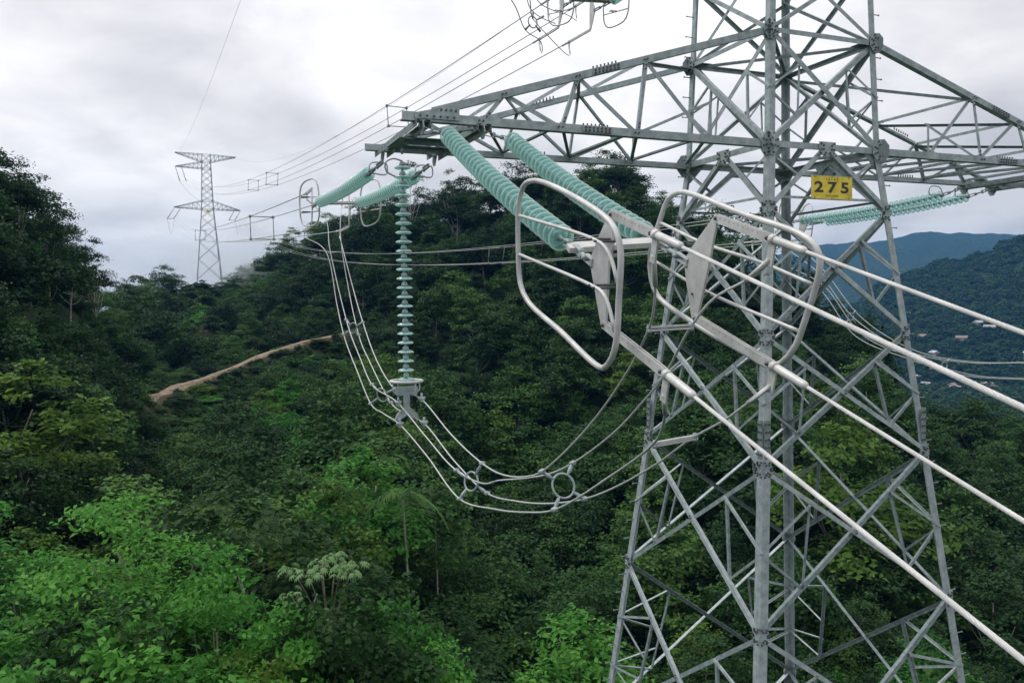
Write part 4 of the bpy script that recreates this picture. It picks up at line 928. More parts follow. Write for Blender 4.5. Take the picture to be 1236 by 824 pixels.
# the track itself: a bench cut into the slope
rp = spline(np.hstack([ROADP, np.zeros((len(ROADP), 1))]), 1.0); tg = np.gradient(rp, axis=0); tg /= np.linalg.norm(tg, axis=1)[:, None]; sdv = np.stack([-tg[:, 1], tg[:, 0], tg[:, 2]*0], -1)
rv = []; 
zr = ground(rp[:, 0], rp[:, 1]); zr = np.convolve(np.pad(zr, 6, mode='edge'), np.ones(13)/13, 'valid')
for i in range(len(rp)):
    for k in (-.8, -.46, -.4, -.2, 0, .2, .4, .46, .8):
        p = rp[i]+sdv[i]*(k+(.14*math.sin(i*.7)+.22*math.sin(i*.23))*(abs(k) < .7)); z = zr[i]+.22+(-.8 if abs(k) > .7 else -.06 if abs(k) == .46 else .06*math.sin(i*1.3+k*3)+.05*math.cos(k*9))
        rv.append((p[0], p[1], z))
rf = [(i*9+k, i*9+k+1, i*9+k+10, i*9+k+9) for i in range(len(rp)-1) for k in range(8)]
me = bpy.data.meshes.new('dirt_road'); me.from_pydata(rv, [], rf); me.materials.append(ROAD); me.polygons.foreach_set('use_smooth', [True]*len(rf)); tag(mk('dirt_road', me), kind='structure')

# ------------------------------------------------------------------ trees
def leaf_cloud(C, Nn, size, tone, rng, pointed=True):
    """a folded pointed leaf (two triangles pairs) at each centre C with upward direction Nn"""
    n = len(C); a = rng.normal(size=(n, 3)); a -= Nn*np.sum(a*Nn, 1)[:, None]; a /= np.linalg.norm(a, axis=1)[:, None]+1e-9; b = np.cross(Nn, a)
    s = size[:, None]; tip = C+a*s; base = C-a*s*.8-Nn*s*.1; l = C+b*s*.52+Nn*s*.14; r = C-b*s*.52+Nn*s*.14; tip = tip-Nn*s*.18
    V = np.stack([base, l, tip, r], 1).reshape(-1, 3); i = np.arange(n)*4
    Fc = np.stack([i, i+2, i+1], 1), np.stack([i, i+3, i+2], 1)
    return V, np.vstack(Fc), np.repeat(tone, 4)
def mesh_np(name, V, Fc, tone, m):
    me = bpy.data.meshes.new(name); me.vertices.add(len(V)); me.vertices.foreach_set('co', V.astype(np.float32).ravel())
    me.loops.add(Fc.size); me.loops.foreach_set('vertex_index', Fc.astype(np.int32).ravel()); me.polygons.add(len(Fc)); me.polygons.foreach_set('loop_start', np.arange(0, Fc.size, 3, dtype=np.int32))
    me.update(calc_edges=True); me.attributes.new('tone', 'FLOAT', 'POINT').data.foreach_set('value', tone.astype(np.float32)); me.materials.append(m); return me
def crown(seed, H, R, nlobes, nclump, nleaf, ls, flat=.62, base=.35, gap=.105, layered=False, low=0.0, tilt=.38):
    g = np.random.default_rng(seed); lobes = []
    for k in range(nlobes):
        th = k*2.4+g.uniform(0, .8); rr = R*(.0 if k == 0 else g.uniform(.35, .72)); z = H*(1-.06-.34*(rr/R)**1.3-g.uniform(0, .16)*(k > 0)); lr = R*g.uniform(.34, .52)
        lobes.append((np.array([rr*math.cos(th), rr*math.sin(th), z-lr*flat]), lr))
    for k in range(int(nlobes*low)):
        th = g.uniform(0, 6.28); rr = R*g.uniform(.3, .7); lobes.append((np.array([rr*math.cos(th), rr*math.sin(th), H*g.uniform(base, .62)]), R*g.uniform(.28, .42)))
    Cc = []; Nc = []
    for k in range(nclump):
        c, lr = lobes[g.integers(len(lobes))]; d = g.normal(size=3); d[2] = abs(d[2])*1.1-.25; d /= np.linalg.norm(d); Cc.append(c+d*lr*np.array((1, 1, flat))*g.uniform(.8, 1.08)); Nc.append(d)
    Cc, Nc = np.array(Cc), np.array(Nc); sz = R*gap
    k = np.repeat(np.arange(nclump), nleaf); off = g.normal(size=(len(k), 3))*sz*np.array((1.15, 1.15, .5)); off = off*(1-.35*layered*np.array((0, 0, 1)))
    P = Cc[k]+off+Nc[k]*0
    nn = Nc[k]*.55+np.array((0, 0, .75))+g.normal(size=P.shape)*tilt; nn /= np.linalg.norm(nn, axis=1)[:, None]
    ct = g.uniform(0, 1, nclump)[k]; tone = np.clip(.25+.45*ct+g.normal(size=len(k))*.14, 0, 1)
    size = ls*g.uniform(.7, 1.25, len(k)); V, Fc, tn = leaf_cloud(P, nn, size, tone, g); return V, Fc, tn, lobes
def trunk_mesh(name, seed, H, r, lobes, m, lean=.05):
    g = np.random.default_rng(seed+500); b = MB(); top = lobes[0][0]*np.array((1, 1, .88)); p0 = np.array((0, 0, -1.5)); mid = np.array((g.normal()*H*lean, g.normal()*H*lean, H*.5))
    P = spline([p0, mid*np.array((.4, .4, .5)), mid, top], H/9); b.tube(P, np.linspace(r, r*.2, len(P)), 7)
    for c, lr in lobes[1:9]:
        t = g.uniform(.45, .75); s = P[int(t*(len(P)-1))]; q = spline([s, s*.5+c*.5+np.array((0, 0, -.06*H)), c+np.array((0, 0, lr*.2))], H/7); b.tube(q, np.linspace(r*.42, r*.12, len(q)), 5)
    return b.mesh(name, m)
SP_ = {}
def species(key, seed, H, R, m, bark, **kw):
    V, Fc, tn, lobes = crown(seed, H, R, **kw); SP_[key] = (mesh_np('crown', V, Fc, tn, m), trunk_mesh('trunk', seed, H, .010*H+.03, lobes, bark), H, R)
species('b0', 11, 10, 3.7, LEAF, BARK, nlobes=6, nclump=170, nleaf=30, ls=.19, low=.7, flat=.80, gap=.085)
species('b1', 12, 10, 4.2, LEAF, PALEBARK, nlobes=8, nclump=200, nleaf=28, ls=.18, low=.6, flat=.72, gap=.080)
species('b2', 13, 10, 3.3, LEAF, BARK, nlobes=4, nclump=150, nleaf=32, ls=.20, low=.8, flat=1.0, gap=.090)
species('b3', 14, 10, 4.6, LEAF, PALEBARK, nlobes=9, nclump=230, nleaf=26, ls=.17, low=.4, flat=.62, gap=.072)
species('d0', 15, 10, 3.9, LEAFD, BARK, nlobes=7, nclump=180, nleaf=30, ls=.18, low=.8, flat=.85, gap=.085)
species('d1', 16, 10, 3.4, LEAFD, PALEBARK, nlobes=5, nclump=160, nleaf=30, ls=.20, low=.8, flat=1.0, gap=.085)
species('g0', 17, 10, 3.7, LEAFB, BARK, nlobes=6, nclump=170, nleaf=30, ls=.18, low=.8, flat=.8, gap=.085)
species('y0', 18, 10, 3.4, LEAFY, BARK, nlobes=5, nclump=150, nleaf=28, ls=.18, low=.8, flat=.85, gap=.085)
species('e0', 19, 16, 4.6, LEAFD, BARK, nlobes=12, nclump=250, nleaf=26, ls=.20, flat=.45, layered=1, low=.6, base=.5)
species('e1', 20, 15, 3.6, LEAFD, PALEBARK, nlobes=7, nclump=70, nleaf=20, ls=.19, flat=.4, layered=1, low=.3, base=.55)
# near trees, finer leaves
species('n0', 31, 9, 3.4, LEAFB, BARK, nlobes=12, nclump=120, nleaf=95, ls=.105, low=1.2, flat=.35, layered=1, gap=.10, tilt=.45, base=.3)
species('n1', 32, 8, 3.0, LEAFB, BARK, nlobes=12, nclump=110, nleaf=95, ls=.12, low=1.2, flat=.6, gap=.085, tilt=.6)
species('n2', 33, 8, 2.8, LEAF, BARK, nlobes=10, nclump=100, nleaf=90, ls=.13, low=1.2, flat=.7, gap=.085, tilt=.6)
species('n3', 34, 6, 2.6, LEAFB, BARK, nlobes=10, nclump=95, nleaf=95, ls=.115, low=1.0, flat=.6, gap=.09, tilt=.6)
species('n4', 35, 8, 2.6, LEAFY, PALEBARK, nlobes=9, nclump=90, nleaf=80, ls=.12, low=1.0, flat=.6, gap=.09, tilt=.6)
species('n5', 36, 9, 2.6, LEAF, BARK, nlobes=9, nclump=80, nleaf=90, ls=.12, low=1.4, flat=.4, gap=.10, layered=1, tilt=.45)
def palm(seed, H, m=LEAFB, nf=15, L=2.6):
    g = np.random.default_rng(seed); V = []; Fc = []; tn = []; n = 0
    for k in range(nf):
        th = k*2.399+g.uniform(-.4, .4); el = g.uniform(.1, 1.35); L = g.uniform(1.9, 3.1); d = np.array((math.cos(th), math.sin(th), 0)); sd = np.array((-d[1], d[0], 0)); S = np.linspace(0, 1, 21); tone = g.uniform(.3, .9)
        for j, s in enumerate(S[2:]):
            c = d*L*s*math.cos(el)*(1-.15*s)+np.array((0, 0, H+L*(math.sin(el)*s-1.05*s*s)))
            w = .62*math.sin(math.pi*min(1, s*.92+.06))**.6
            for q in (-1, 1):
                tip = c+sd*q*w+d*(.3+g.uniform(-.12, .12))*w+np.array((0, 0, (-.45+g.uniform(-.2, .2))*w)); V += [c-d*.04, c+d*.04, tip]; Fc.append((n, n+1, n+2)); tn += [tone]*3; n += 3
    tr = MB(); tr.tube(spline([(0, 0, -1), (.1, .05, H*.5), (0, 0, H)], .5), .045, 7)
    return mesh_np('crown', np.array(V), np.array(Fc), np.array(tn), m), tr.mesh('trunk', PALEBARK), H, L
SP_['palm'] = palm(3, 8, LEAF, 9)
SP_['palm2'] = palm(4, 9, LEAF, 8, 3.0)
def cecropia(seed, H):
    g = np.random.default_rng(seed); b = MB(); tone = []; tr = MB(); tips = []
    tr.tube(spline([(0, 0, -1), (.1, 0, H*.5), (0, .1, H)], .5), np.linspace(.055, .03, len(spline([(0, 0, -1), (.1, 0, H*.5), (0, .1, H)], .5))), 7); tips.append(np.array((0, .1, H)))
    for k in range(9):
        th = k*.7+g.uniform(-.2, .2); e = np.array((math.cos(th)*g.uniform(.5, 1.2), math.sin(th)*g.uniform(.5, 1.2), H-g.uniform(-.1, .8))); q = spline([(0, 0, H*.72), e*np.array((.6, .6, .92)), e], .3); tr.tube(q, np.linspace(.022, .014, len(q)), 6); tips.append(e)
    V = []; Fc = []; tn = []
    for tpt in tips:
        for j in range(10):
            th = j*.63+g.uniform(-.2, .2); d = np.array((math.cos(th), math.sin(th), g.uniform(-.35, .45))); c = tpt+d*g.uniform(.16, .42); nrm = np.array((d[0]*.45+g.normal()*.2, d[1]*.45+g.normal()*.2, 1.0)); nrm /= np.linalg.norm(nrm); u = np.cross(nrm, (1, 0, 0)); u /= np.linalg.norm(u); w = np.cross(nrm, u); tone = g.uniform(.35, .95); R = g.uniform(.11, .155)
            n0 = len(V); V.append(c); tn.append(tone); lob = 9; a0 = math.atan2(d@w, d@u)
            for i in range(lob*2+1):
                a = a0+math.pi*2*(i/(lob*2)); rr = R*(1.0 if i % 2 == 0 else .50); V.append(c+rr*(math.cos(a)*u+math.sin(a)*w)-nrm*(.07 if i % 2 == 0 else .01)); tn.append(tone*.92)
            for i in range(lob*2): Fc.append((n0, n0+1+i, n0+2+i))
    return mesh_np('crown', np.array(V), np.array(Fc), np.array(tn), LEAFP), tr.mesh('trunk', BARK), H, 2.0
SP_['cec'] = cecropia(5, 6.0)
def put_tree(key, x, y, z, s, rz, label, group=None, name='broadleaf_tree', sz=None):
    cm, tm, H, R = SP_[key]; r = empty(name, (x, y, z), label, 'tree', group); r.rotation_euler = (random.uniform(-.05, .05), random.uniform(-.05, .05), rz); r.scale = (s, s, sz or s)
    for nm, me in (('trunk', tm), ('crown', cm)): o = bpy.data.objects.new(nm, me); COL.objects.link(o); o.parent = r
    return r
# hero trees first (picture column, distance, top row) -> stands on the ground there
taken = []
def hero(key, u, D, vtop, label, name='broadleaf_tree', rz=None, sxy=1.0, group=None):
    x, y = xy_at(u, D); z = float(ground(np.array([x]), np.array([y]))[0]); dd = dep(u, vtop, D); ztop = dd[2]; H = SP_[key][2]*.95; s = max(.25, (ztop-z)/H)
    taken.append((x, y, SP_[key][3]*min(s, 1.3)*sxy*.62)); r = put_tree(key, x, y, z, min(s, 1.6)*sxy, rz if rz is not None else random.uniform(0, 6.28), label, group, name, sz=s); return r
hero('n0', 118, 24, 600, 'bright light green tree with layered leafy sprays, big crown at lower left', rz=.4)
hero('n0', 10, 25, 680, 'bright green tree at the left frame edge, lower than its layered neighbour', rz=2.0, sxy=.9)
hero('n1', 250, 21, 690, 'bright green tufted tree at the bottom, left of the pale large-leaved tree', rz=1.0, sxy=.8)
hero('n5', 190, 27, 655, 'mid green layered tree just behind the biggest near crown', rz=2.0, sxy=.9)
hero('n3', 55, 17, 770, 'low dense bright green tree filling the bottom left corner', sxy=1.1)
hero('n2', 130, 18, 745, 'darker green tree between the bottom left corner and the tufted tree', sxy=.8)
hero('n3', 200, 17, 785, 'low leafy bush tree at the bottom edge, right of the corner', rz=3., sxy=.9)
hero('n1', 320, 20, 745, 'fresh green leafy tree at the bottom edge below the pale large-leaved tree', rz=4., sxy=.8)
hero('n4', 285, 17, 790, 'yellowish green bush tree at the bottom edge', rz=4., sxy=.7)
hero('n1', 440, 23, 735, 'bright green tree at the bottom, with drooping tips reaching right', rz=5., sxy=.8)
hero('n2', 384, 21, 712, 'mid green tree at the bottom edge, under the pale large-leaved tree', rz=5., sxy=.9)
hero('n0', 495, 22, 785, 'fresh green tree at the bottom edge, the rightmost bright one of the near group', rz=.5, sxy=.7)
hero('b0', 160, 79, 458, 'dark leafy tree at the left end of the dirt track', rz=.5)
hero('d1', 140, 74, 470, 'dark tree left of the one at the end of the dirt track', rz=.5)
hero('b2', 176, 74, 496, 'leafy tree just below the left end of the dirt track', rz=1.5)
hero('cec', 404, 25, 706, 'tree with very large pale lobed leaves, standing above the bright near group', 'cecropia_tree', sxy=.75)
hero('n1', 245, 34, 660, 'small bright green crown behind the near group', rz=.9)
hero('g0', 430, 48, 548, 'bright yellow-green crown left of the bottom of the cable loop', rz=.9)
hero('y0', 400, 43, 585, 'yellowish green crown behind the bright near group', rz=2.9)
hero('palm', 486, 46, 612, 'palm with feathered fronds on a thin pale trunk, below the cable loop', 'palm_tree')
hero('palm2', 522, 52, 618, 'second palm right of the first, with long drooping fronds', 'palm_tree')
hero('g0', 700, 44, 745, 'bright green crown at the left foot of the pylon, at the bottom', rz=1.)
hero('y0', 1010, 62, 515, 'yellow-green crown seen through the pylon right of the near leg', rz=1., sxy=1.2)
hero('y0', 1005, 78, 470, 'yellow-green crown higher up behind the pylon lattice', rz=2.5)
hero('g0', 1120, 44, 770, 'bright green crown seen through the right foot of the pylon, at the bottom', rz=4.)
hero('e0', 25, 72, 190, 'tall dark tree with spreading top at the left frame edge, against the sky', 'emergent_tree', sxy=.9)
hero('e0', -25, 66, 205, 'tall dark tree cut by the left frame edge', 'emergent_tree', rz=2.)
hero('e0', 62, 76, 228, 'tall dark tree with flat layered top stepping down beside the tallest one', 'emergent_tree', rz=1.1, sxy=.8)
hero('d0', 35, 64, 262, 'dense dark tree below the tallest ones at the left', rz=1.1)
hero('e1', 118, 84, 286, 'thin open-crowned tree standing alone against the clouds at left', 'emergent_tree', rz=1.1, sxy=.6)
hero('d1', 85, 78, 300, 'dark dense crown at the right end of the tall left group', rz=2.1)
hero('e1', 500, 158, 196, 'bare-branched tree with sparse leaf tufts on the skyline behind the hanging string', 'emergent_tree', rz=1, sxy=.8)
hero('e1', 548, 152, 205, 'flat thin crown on the skyline right of the hanging string', 'emergent_tree', rz=4, sxy=.7)
hero('e0', 745, 146, 186, 'broad dome of a tall tree on the hill crest under the arm', 'emergent_tree', rz=2, sxy=1.1)
hero('b1', 905, 118, 262, 'tall roundish tree on the falling skyline behind the near leg of the pylon', rz=2, sxy=1.1)
hero('b2', 862, 124, 245, 'leafy tree on the skyline above the right hoop', rz=2)
hero('b0', 800, 136, 232, 'rounded tree on the skyline left of the right hoop', rz=3)
taken_np = np.array(taken)
# scattered forest
cand = []
for D0, D1, sp in ((11, 36, 3.8), (36, 90, 4.6), (90, 235, 5.0)):
    for X in np.arange(-260, 260, sp):
        ys = np.arange(-260, 60, sp); xx = X+rng.uniform(-.45, .45, len(ys))*sp; yy = ys+rng.uniform(-.45, .45, len(ys))*sp; az, D = polar(xx, yy)
        k = (D >= D0) & (D < D1) & (abs(az+.02) < .70); cand.append(np.stack([xx[k], yy[k]], 1))
cand = np.vstack(cand); az, D = polar(cand[:, 0], cand[:, 1]); i, t = smooth_interp(az); cr = CREST[i]*(1-t)+CREST[i+1]*t
keep = D < cr+14; cand, az, D, cr = cand[keep], az[keep], D[keep], cr[keep]
dr = dist_poly(cand[:, 0], cand[:, 1], ROADP); ds = dist_poly(cand[:, 0], cand[:, 1], STRIP); dc = dist_poly(cand[:, 0], cand[:, 1], SCAR)
keep = (dr > 1.6) & (ds > 2.7) & (dc > 2.5) & (np.hypot(cand[:, 0], cand[:, 1]) > 4.5)
if len(taken_np): keep &= np.min(np.hypot(cand[:, None, 0]-taken_np[None, :, 0], cand[:, None, 1]-taken_np[None, :, 1])-taken_np[None, :, 2], 1) > 0
cand, az, D, cr = cand[keep], az[keep], D[keep], cr[keep]
gz = ground(cand[:, 0], cand[:, 1]); th = tree_h(cand[:, 0], cand[:, 1])
hh = np.maximum(th*rng.uniform(.68, 1.34, len(th)), 1.4); u_ = 618+F*np.tan(az)
hh = np.where(rng.random(len(hh)) < .06, hh*1.3, hh)
vtop = HORV-(gz+hh-CAM[2])/D*F
infr = (u_ > -60) & (u_ < 1296) & (vtop < 850)
score = np.where(infr, hh/D, 0)*np.where(th > 3, 1, .4); order = np.argsort(-score)
NIND = 300-len([1 for q in taken if True]); 
tone_n = fbm(cand[:, 0]*.035, cand[:, 1]*.035, 3, 21)
def pick(i):
    q = rng.random(); u, d_, tn = u_[i], D[i], tone_n[i]
    if d_ < 30: return ['n2', 'n1', 'n3', 'n5', 'n4', 'n2'][int(q*6)] if u < 560 else ['n2', 'd0', 'b0', 'n2'][int(q*4)]
    if u < 180 and d_ > 52: return ['d0', 'd1', 'd0', 'b0'][int(q*4)]
    bright = tn+(.10 if (u < 560 and d_ < 60) else 0)-(.10 if (560 < u < 900 and d_ < 75) else 0)+(.04 if d_ > 100 and 180 < u < 380 else 0)
    if bright > .60: return ['g0', 'b0', 'y0', 'b3', 'g0'][int(q*5)]
    if bright > .47: return ['b0', 'b1', 'b2', 'b3', 'b1', 'd0', 'b3', 'y0'][int(q*8)] if q < .97 else 'g0'
    return ['d0', 'd1', 'b0', 'b2', 'b1', 'd0'][int(q*6)]
KINDW = {'b': 'mid green forest tree', 'd': 'dark green forest tree', 'g': 'bright green forest tree', 'y': 'yellow-green forest tree', 'n': 'leafy near forest tree'}
UB = [(45, 'at the left frame edge'), (110, 'near the left frame edge'), (185, 'left of the far pylon'), (250, 'in line below the far pylon'), (320, 'right of the far pylon line'), (390, 'left of the hanging cables'), (455, 'behind the descending cables'), (520, 'in line with the hanging string'), (575, 'just right of the hanging string'), (630, 'left of the left hoop'), (690, 'behind the left hoop line'), (745, 'below the right side of the left hoop'), (800, 'by the left leg of the pylon'), (860, 'inside the left half of the pylon'), (915, 'just left of the near leg'), (970, 'just right of the near leg'), (1025, 'under the plate 275 line'), (1080, 'inside the right side of the pylon'), (1140, 'by the right leg of the pylon'), (1200, 'right of the right leg'), (9999, 'at the right frame edge')]
def region(i):
    u, v = u_[i], vtop[i]; a = next(t for k, t in UB if u < k)
    if D[i] > cr[i]-8: return 'on the skyline '+a
    return next(t for k, t in ((340, 'high on the slope '), (430, 'on the upper slope '), (520, 'half way down '), (600, 'on the lower slope '), (680, 'low down '), (9999, 'at the bottom ')) if v < k)+a
choice = [pick(i) for i in range(len(cand))]
rzs = rng.uniform(0, 6.28, len(cand)); lift = 0.15
shown = set(order[:NIND].tolist())
for i in order[:NIND]:
    k = choice[i]; H = SP_[k][2]; s = hh[i]/H; w = s*(1.12 if hh[i] > 5 else 1.3)
    lb = KINDW[k[0]]+' '+region(i); put_tree(k, cand[i, 0], cand[i, 1], gz[i]-lift, max(w, .42), rzs[i], lb, 'rainforest trees on the slopes', sz=s)
# the rest as one mass of instances
rest = np.array([i for i in range(len(cand)) if i not in shown])
src_keys = ['b0', 'b1', 'b2', 'b3', 'd0', 'd1', 'g0', 'y0', 'n1', 'n2', 'n3', 'n4', 'n5']
def gn_scatter(name, P, kidx, rot, sc, keys, kind_label):
    src = bpy.data.collections.new('source_'+name)
    for j, k in enumerate(keys):
        cm, tm, H, R = SP_[k] if isinstance(k, str) else k
        bm = bmesh.new(); bm.from_mesh(cm); nf = len(bm.faces); bm.from_mesh(tm)
        bm.faces.ensure_lookup_table()
        for f in bm.faces[nf:]: f.material_index = 1
        me = bpy.data.meshes.new('tree_form'); bm.to_mesh(me); bm.free(); me.materials.append(cm.materials[0]); me.materials.append(tm.materials[0]); so_ = bpy.data.objects.new('form_%02d' % j, me); src.objects.link(so_)
    me = bpy.data.meshes.new(name); me.from_pydata(P.tolist(), [], [])
    for nm, ty, dat in (('kidx', 'INT', kidx.astype(np.int32)), ('rz', 'FLOAT', rot.astype(np.float32)), ('sxy', 'FLOAT', sc[:, 0].astype(np.float32)), ('sz', 'FLOAT', sc[:, 1].astype(np.float32))): me.attributes.new(nm, ty, 'POINT').data.foreach_set('value', dat)
    ob = bpy.data.objects.new(name, me); COL.objects.link(ob); g = bpy.data.node_groups.new(name, 'GeometryNodeTree'); g.interface.new_socket('Geometry', in_out='INPUT', socket_type='NodeSocketGeometry'); g.interface.new_socket('Geometry', in_out='OUTPUT', socket_type='NodeSocketGeometry')
    gi, go_ = g.nodes.new('NodeGroupInput'), g.nodes.new('NodeGroupOutput'); ip = g.nodes.new('GeometryNodeInstanceOnPoints'); ci = g.nodes.new('GeometryNodeCollectionInfo'); ci.inputs['Collection'].default_value = src; ci.inputs['Separate Children'].default_value = True; ci.inputs['Reset Children'].default_value = True
    def na_(nm, ty): n = g.nodes.new('GeometryNodeInputNamedAttribute'); n.data_type = ty; n.inputs['Name'].default_value = nm; return [o for o in n.outputs if o.enabled][0]
    cr_ = g.nodes.new('ShaderNodeCombineXYZ'); g.links.new(na_('rz', 'FLOAT'), cr_.inputs['Z']); cs_ = g.nodes.new('ShaderNodeCombineXYZ'); sxn = na_('sxy', 'FLOAT'); g.links.new(sxn, cs_.inputs['X']); g.links.new(sxn, cs_.inputs['Y']); g.links.new(na_('sz', 'FLOAT'), cs_.inputs['Z'])
    g.links.new(gi.outputs[0], ip.inputs['Points']); g.links.new(ci.outputs[0], ip.inputs['Instance']); ip.inputs['Pick Instance'].default_value = True; g.links.new(na_('kidx', 'INT'), ip.inputs['Instance Index']); g.links.new(cr_.outputs[0], ip.inputs['Rotation']); g.links.new(cs_.outputs[0], ip.inputs['Scale']); g.links.new(ip.outputs[0], go_.inputs[0])
    md = ob.modifiers.new('scatter', 'NODES'); md.node_group = g; tag(ob, kind_label, 'forest', kind='stuff'); return ob
P = np.stack([cand[rest, 0], cand[rest, 1], gz[rest]-lift], 1); ki = np.array([src_keys.index(choice[i]) for i in rest])
Hs = np.array([SP_[choice[i]][2] for i in rest]); sz = hh[rest]/Hs; sw = np.maximum(sz*np.where(hh[rest] > 5, 1.12, 1.3), .42)
gn_scatter('forest', P, ki, rzs[rest], np.stack([sw, sz], 1), src_keys, 'dense rainforest covering the slopes behind the single trees')
# undergrowth: low crowns without trunks filling the gaps
def bush(seed, R, H, m, nc, nl, ls):
    V, Fc, tn, lb = crown(seed, H, R, nlobes=7, nclump=nc, nleaf=nl, ls=ls, low=.8, base=.1); return mesh_np('bush', V, Fc, tn, m), MB().tube([(0, 0, -.3), (0, 0, H*.5)], .04, 5).mesh('stem', BARK), H, R
bk = [bush(61, 1.5, 1.6, LEAF, 60, 18, .15), bush(62, 1.3, 1.9, LEAFD, 55, 18, .16), bush(63, 1.6, 1.3, LEAFB, 60, 18, .13)]
nb_ = 2300; aa = rng.uniform(-.66, .66, nb_*2); dd_ = np.sqrt(rng.uniform(10**2, 200**2, nb_*2)); dd_ = np.where(rng.random(nb_*2) < .45, rng.uniform(10, 70, nb_*2), dd_)
bx_ = CAM[0]+dd_*(np.cos(aa)*FWD[0]+np.sin(aa)*RIGHT[0]); by_ = CAM[1]+dd_*(np.cos(aa)*FWD[1]+np.sin(aa)*RIGHT[1])
along = rng.uniform(0, 1, 1300); ri = np.clip((along*(len(rp)-1)).astype(int), 0, len(rp)-1); side = rng.choice([-1, 1], 1300)*rng.uniform(.9, 7, 1300); ex_ = rp[ri, :2]+sdv[ri, :2]*side[:, None]
sr = STRIP[np.clip((rng.random(260)*4).astype(int), 0, 3)]+rng.normal(size=(260, 2))*4.0
bx_ = np.concatenate([bx_, ex_[:, 0], sr[:, 0]]); by_ = np.concatenate([by_, ex_[:, 1], sr[:, 1]])
k = (dist_poly(bx_, by_, ROADP) > .85) & (dist_poly(bx_, by_, STRIP) > .7); bx_, by_ = bx_[k], by_[k]; a2, d2 = polar(bx_, by_); i2, t2 = smooth_interp(a2); k = d2 < CREST[i2]*(1-t2)+CREST[i2+1]*t2+8; bx_, by_ = bx_[k], by_[k]
s2 = rng.uniform(.7, 1.7, len(bx_))*np.clip(dist_poly(bx_, by_, ROADP)/12, .28, 1); gn_scatter('undergrowth', np.stack([bx_, by_, ground(bx_, by_)-.1], 1), rng.choice([0, 0, 1, 1, 2], len(bx_)), rng.uniform(0, 6.28, len(bx_)), np.stack([s2, s2], 1), bk, 'low bushes and saplings under and between the trees')
# ------------------------------------------------------------------ far forest canopy, houses in the valley, haze
def blob(seed):
    g = np.random.default_rng(seed); n = 46; d = g.normal(size=(n, 3)); d[:, 2] = abs(d[:, 2]); d /= np.linalg.norm(d, axis=1)[:, None]; P = d*np.array((3.4, 3.4, 3.0))*g.uniform(.75, 1.1, (n, 1)); nn = d*.7+np.array((0, 0, .6)); nn /= np.linalg.norm(nn, axis=1)[:, None]
    V, Fc, tn = leaf_cloud(P, nn, g.uniform(1.0, 1.7, n), g.uniform(.1, .8, n), g); return mesh_np('far_crown', V, Fc, tn, LEAFD), MB().tube([(0, 0, -4), (0, 0, 1)], .3, 5).mesh('stem', BARK), 6, 3
fb = [blob(1), blob(2), blob(3)]
nf = 26000; aa = rng.uniform(.18, .70, nf); dd_ = np.exp(rng.uniform(math.log(170), math.log(1250), nf)); nx = CAM[0]+dd_*(np.cos(aa)*FWD[0]+np.sin(aa)*RIGHT[0]); ny = CAM[1]+dd_*(np.cos(aa)*FWD[1]+np.sin(aa)*RIGHT[1])
nz = ground(nx, ny); open_ = (dd_ > 540) & (dd_ < 700) & (fbm(nx*.02, ny*.02, 2, 8) > .45); nx, ny, nz, ddk = nx[~open_], ny[~open_], nz[~open_], dd_[~open_]; s = rng.uniform(.6, 1.2, len(nx))*np.clip(ddk/500, .8, 1.3)
gn_scatter('far_forest', np.stack([nx, ny, nz+.5], 1), rng.integers(0, 3, len(nx)), rng.uniform(0, 6.28, len(nx)), np.stack([s, s*rng.uniform(.7, 1.3, len(nx))], 1), fb, 'forest on the dark hill beyond the valley at the right')
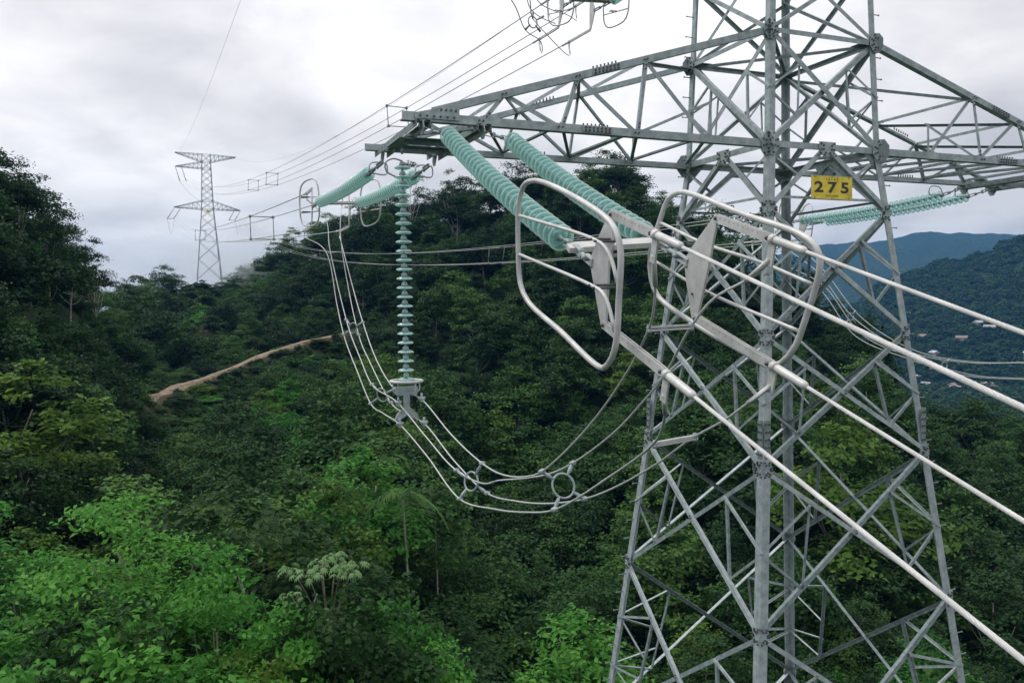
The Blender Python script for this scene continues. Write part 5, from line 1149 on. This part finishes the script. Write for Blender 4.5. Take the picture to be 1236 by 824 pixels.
# hazy knoll beyond the saddle, behind the far pylon
kn = []
for k in range(26):
    u = random.uniform(272, 352); Dk = random.uniform(255, 300); vt = np.interp(u, [272, 300, 330, 352], [338, 312, 300, 318])+random.uniform(0, 14)
    x, y = xy_at(u, Dk); zt = dep(u, vt, Dk)[2]; put_tree(random.choice(['b0', 'd0', 'b2']), x, y, zt-15, 1.5, random.uniform(0, 6), 'hazy tree on the farther knoll just right of the far pylon', 'hazy trees on the farther knoll')
HW = noisy('house_wall', (.35, .30, .28), (.5, .45, .42), 3, .8); HR = [noisy('tin_roof', (.30, .27, .27), (.46, .42, .41), 4, .6), noisy('tile_roof', (.24, .17, .15), (.34, .25, .22), 4, .8), noisy('grey_roof', (.35, .37, .40), (.55, .57, .60), 4, .6)]
labs_ = ['first', 'second']
for k in range(16):
    u = random.uniform(1095, 1205); Dk = random.uniform(560, 690); x, y = xy_at(u, Dk); z = float(ground(np.array([x]), np.array([y]))[0]); w, d, h = random.uniform(5, 9), random.uniform(4, 6), random.uniform(2.5, 4); a = random.uniform(0, 3.14); c, s = math.cos(a), math.sin(a)
    r = empty('house', (x, y, z), 'tiny pale house among trees on the valley floor at right', 'house', 'houses on the valley floor'); r.rotation_euler = (0, 0, a)
    def lm(nm, mb, m):
        o = bpy.data.objects.new(nm, mb.mesh(nm, m)); COL.objects.link(o); o.parent = r; return o
    b = MB(); b.box((0, 0, h/2-.5), (w, 0, 0), (0, d, 0), (0, 0, h+1)); lm('wall', b, HW)
    b = MB(); b.add([(-w/2-.5, -d/2-.6, h), (w/2+.5, -d/2-.6, h), (w/2+.5, 0, h+1.8), (-w/2-.5, 0, h+1.8), (-w/2-.5, d/2+.6, h), (w/2+.5, d/2+.6, h)], [(0, 1, 2, 3), (3, 2, 5, 4), (0, 3, 4), (1, 5, 2), (0, 4, 5, 1)]); lm('roof', b, random.choice(HR))
HAZE = True
if HAZE:
    hz = MB(); zmin, zmax = float(Z_.min())-2, max(float(Z_.max())+4, 215); hz.box((CAM[0], CAM[1], (zmin+zmax)/2), (6900, 0, 0), (0, 6900, 0), (0, 0, zmax-zmin))
    m = bpy.data.materials.new('haze'); m.use_nodes = True; m.node_tree.nodes.clear(); o = N(m.node_tree, 'ShaderNodeOutputMaterial'); v = N(m.node_tree, 'ShaderNodeVolumePrincipled', inp={'Color': (.14, .46, 1.0, 1), 'Density': .00015, 'Anisotropy': .2}); m.node_tree.links.new(v.outputs[0], o.inputs['Volume'])
    me = hz.mesh('haze', m); o = bpy.data.objects.new('haze', me); COL.objects.link(o); o['kind'] = 'stuff'
    cy.volume_step_rate = 10; cy.volume_max_steps = 32

    for (u, Dk, v, sx_, sz_, dn, lab) in ((318, 262, 318, 26, 13, .016, 'smoky mist'), (205, 285, 330, 55, 11, .010, 'low mist')):
        x, y = xy_at(u, Dk); c = dep(u, v, Dk); bm = bmesh.new(); bmesh.ops.create_icosphere(bm, subdivisions=3, radius=1.0)
        for q in bm.verts: q.co = Vector((c[0]+q.co.x*sx_*(1+.25*math.sin(q.co.y*5)), c[1]+q.co.y*(22 if Dk < 1000 else 200), c[2]+q.co.z*sz_*(1+.3*math.sin(q.co.x*6+1))))
        me = bpy.data.meshes.new('mist'); bm.to_mesh(me); bm.free(); mm_ = bpy.data.materials.new('mist'); mm_.use_nodes = True; mm_.node_tree.nodes.clear(); oo = N(mm_.node_tree, 'ShaderNodeOutputMaterial'); vv = N(mm_.node_tree, 'ShaderNodeVolumePrincipled', inp={'Color': (.9, .95, 1.0, 1), 'Density': dn}); mm_.node_tree.links.new(vv.outputs[0], oo.inputs['Volume']); me.materials.append(mm_)
        o = bpy.data.objects.new('mist', me); COL.objects.link(o); o['kind'] = 'stuff'
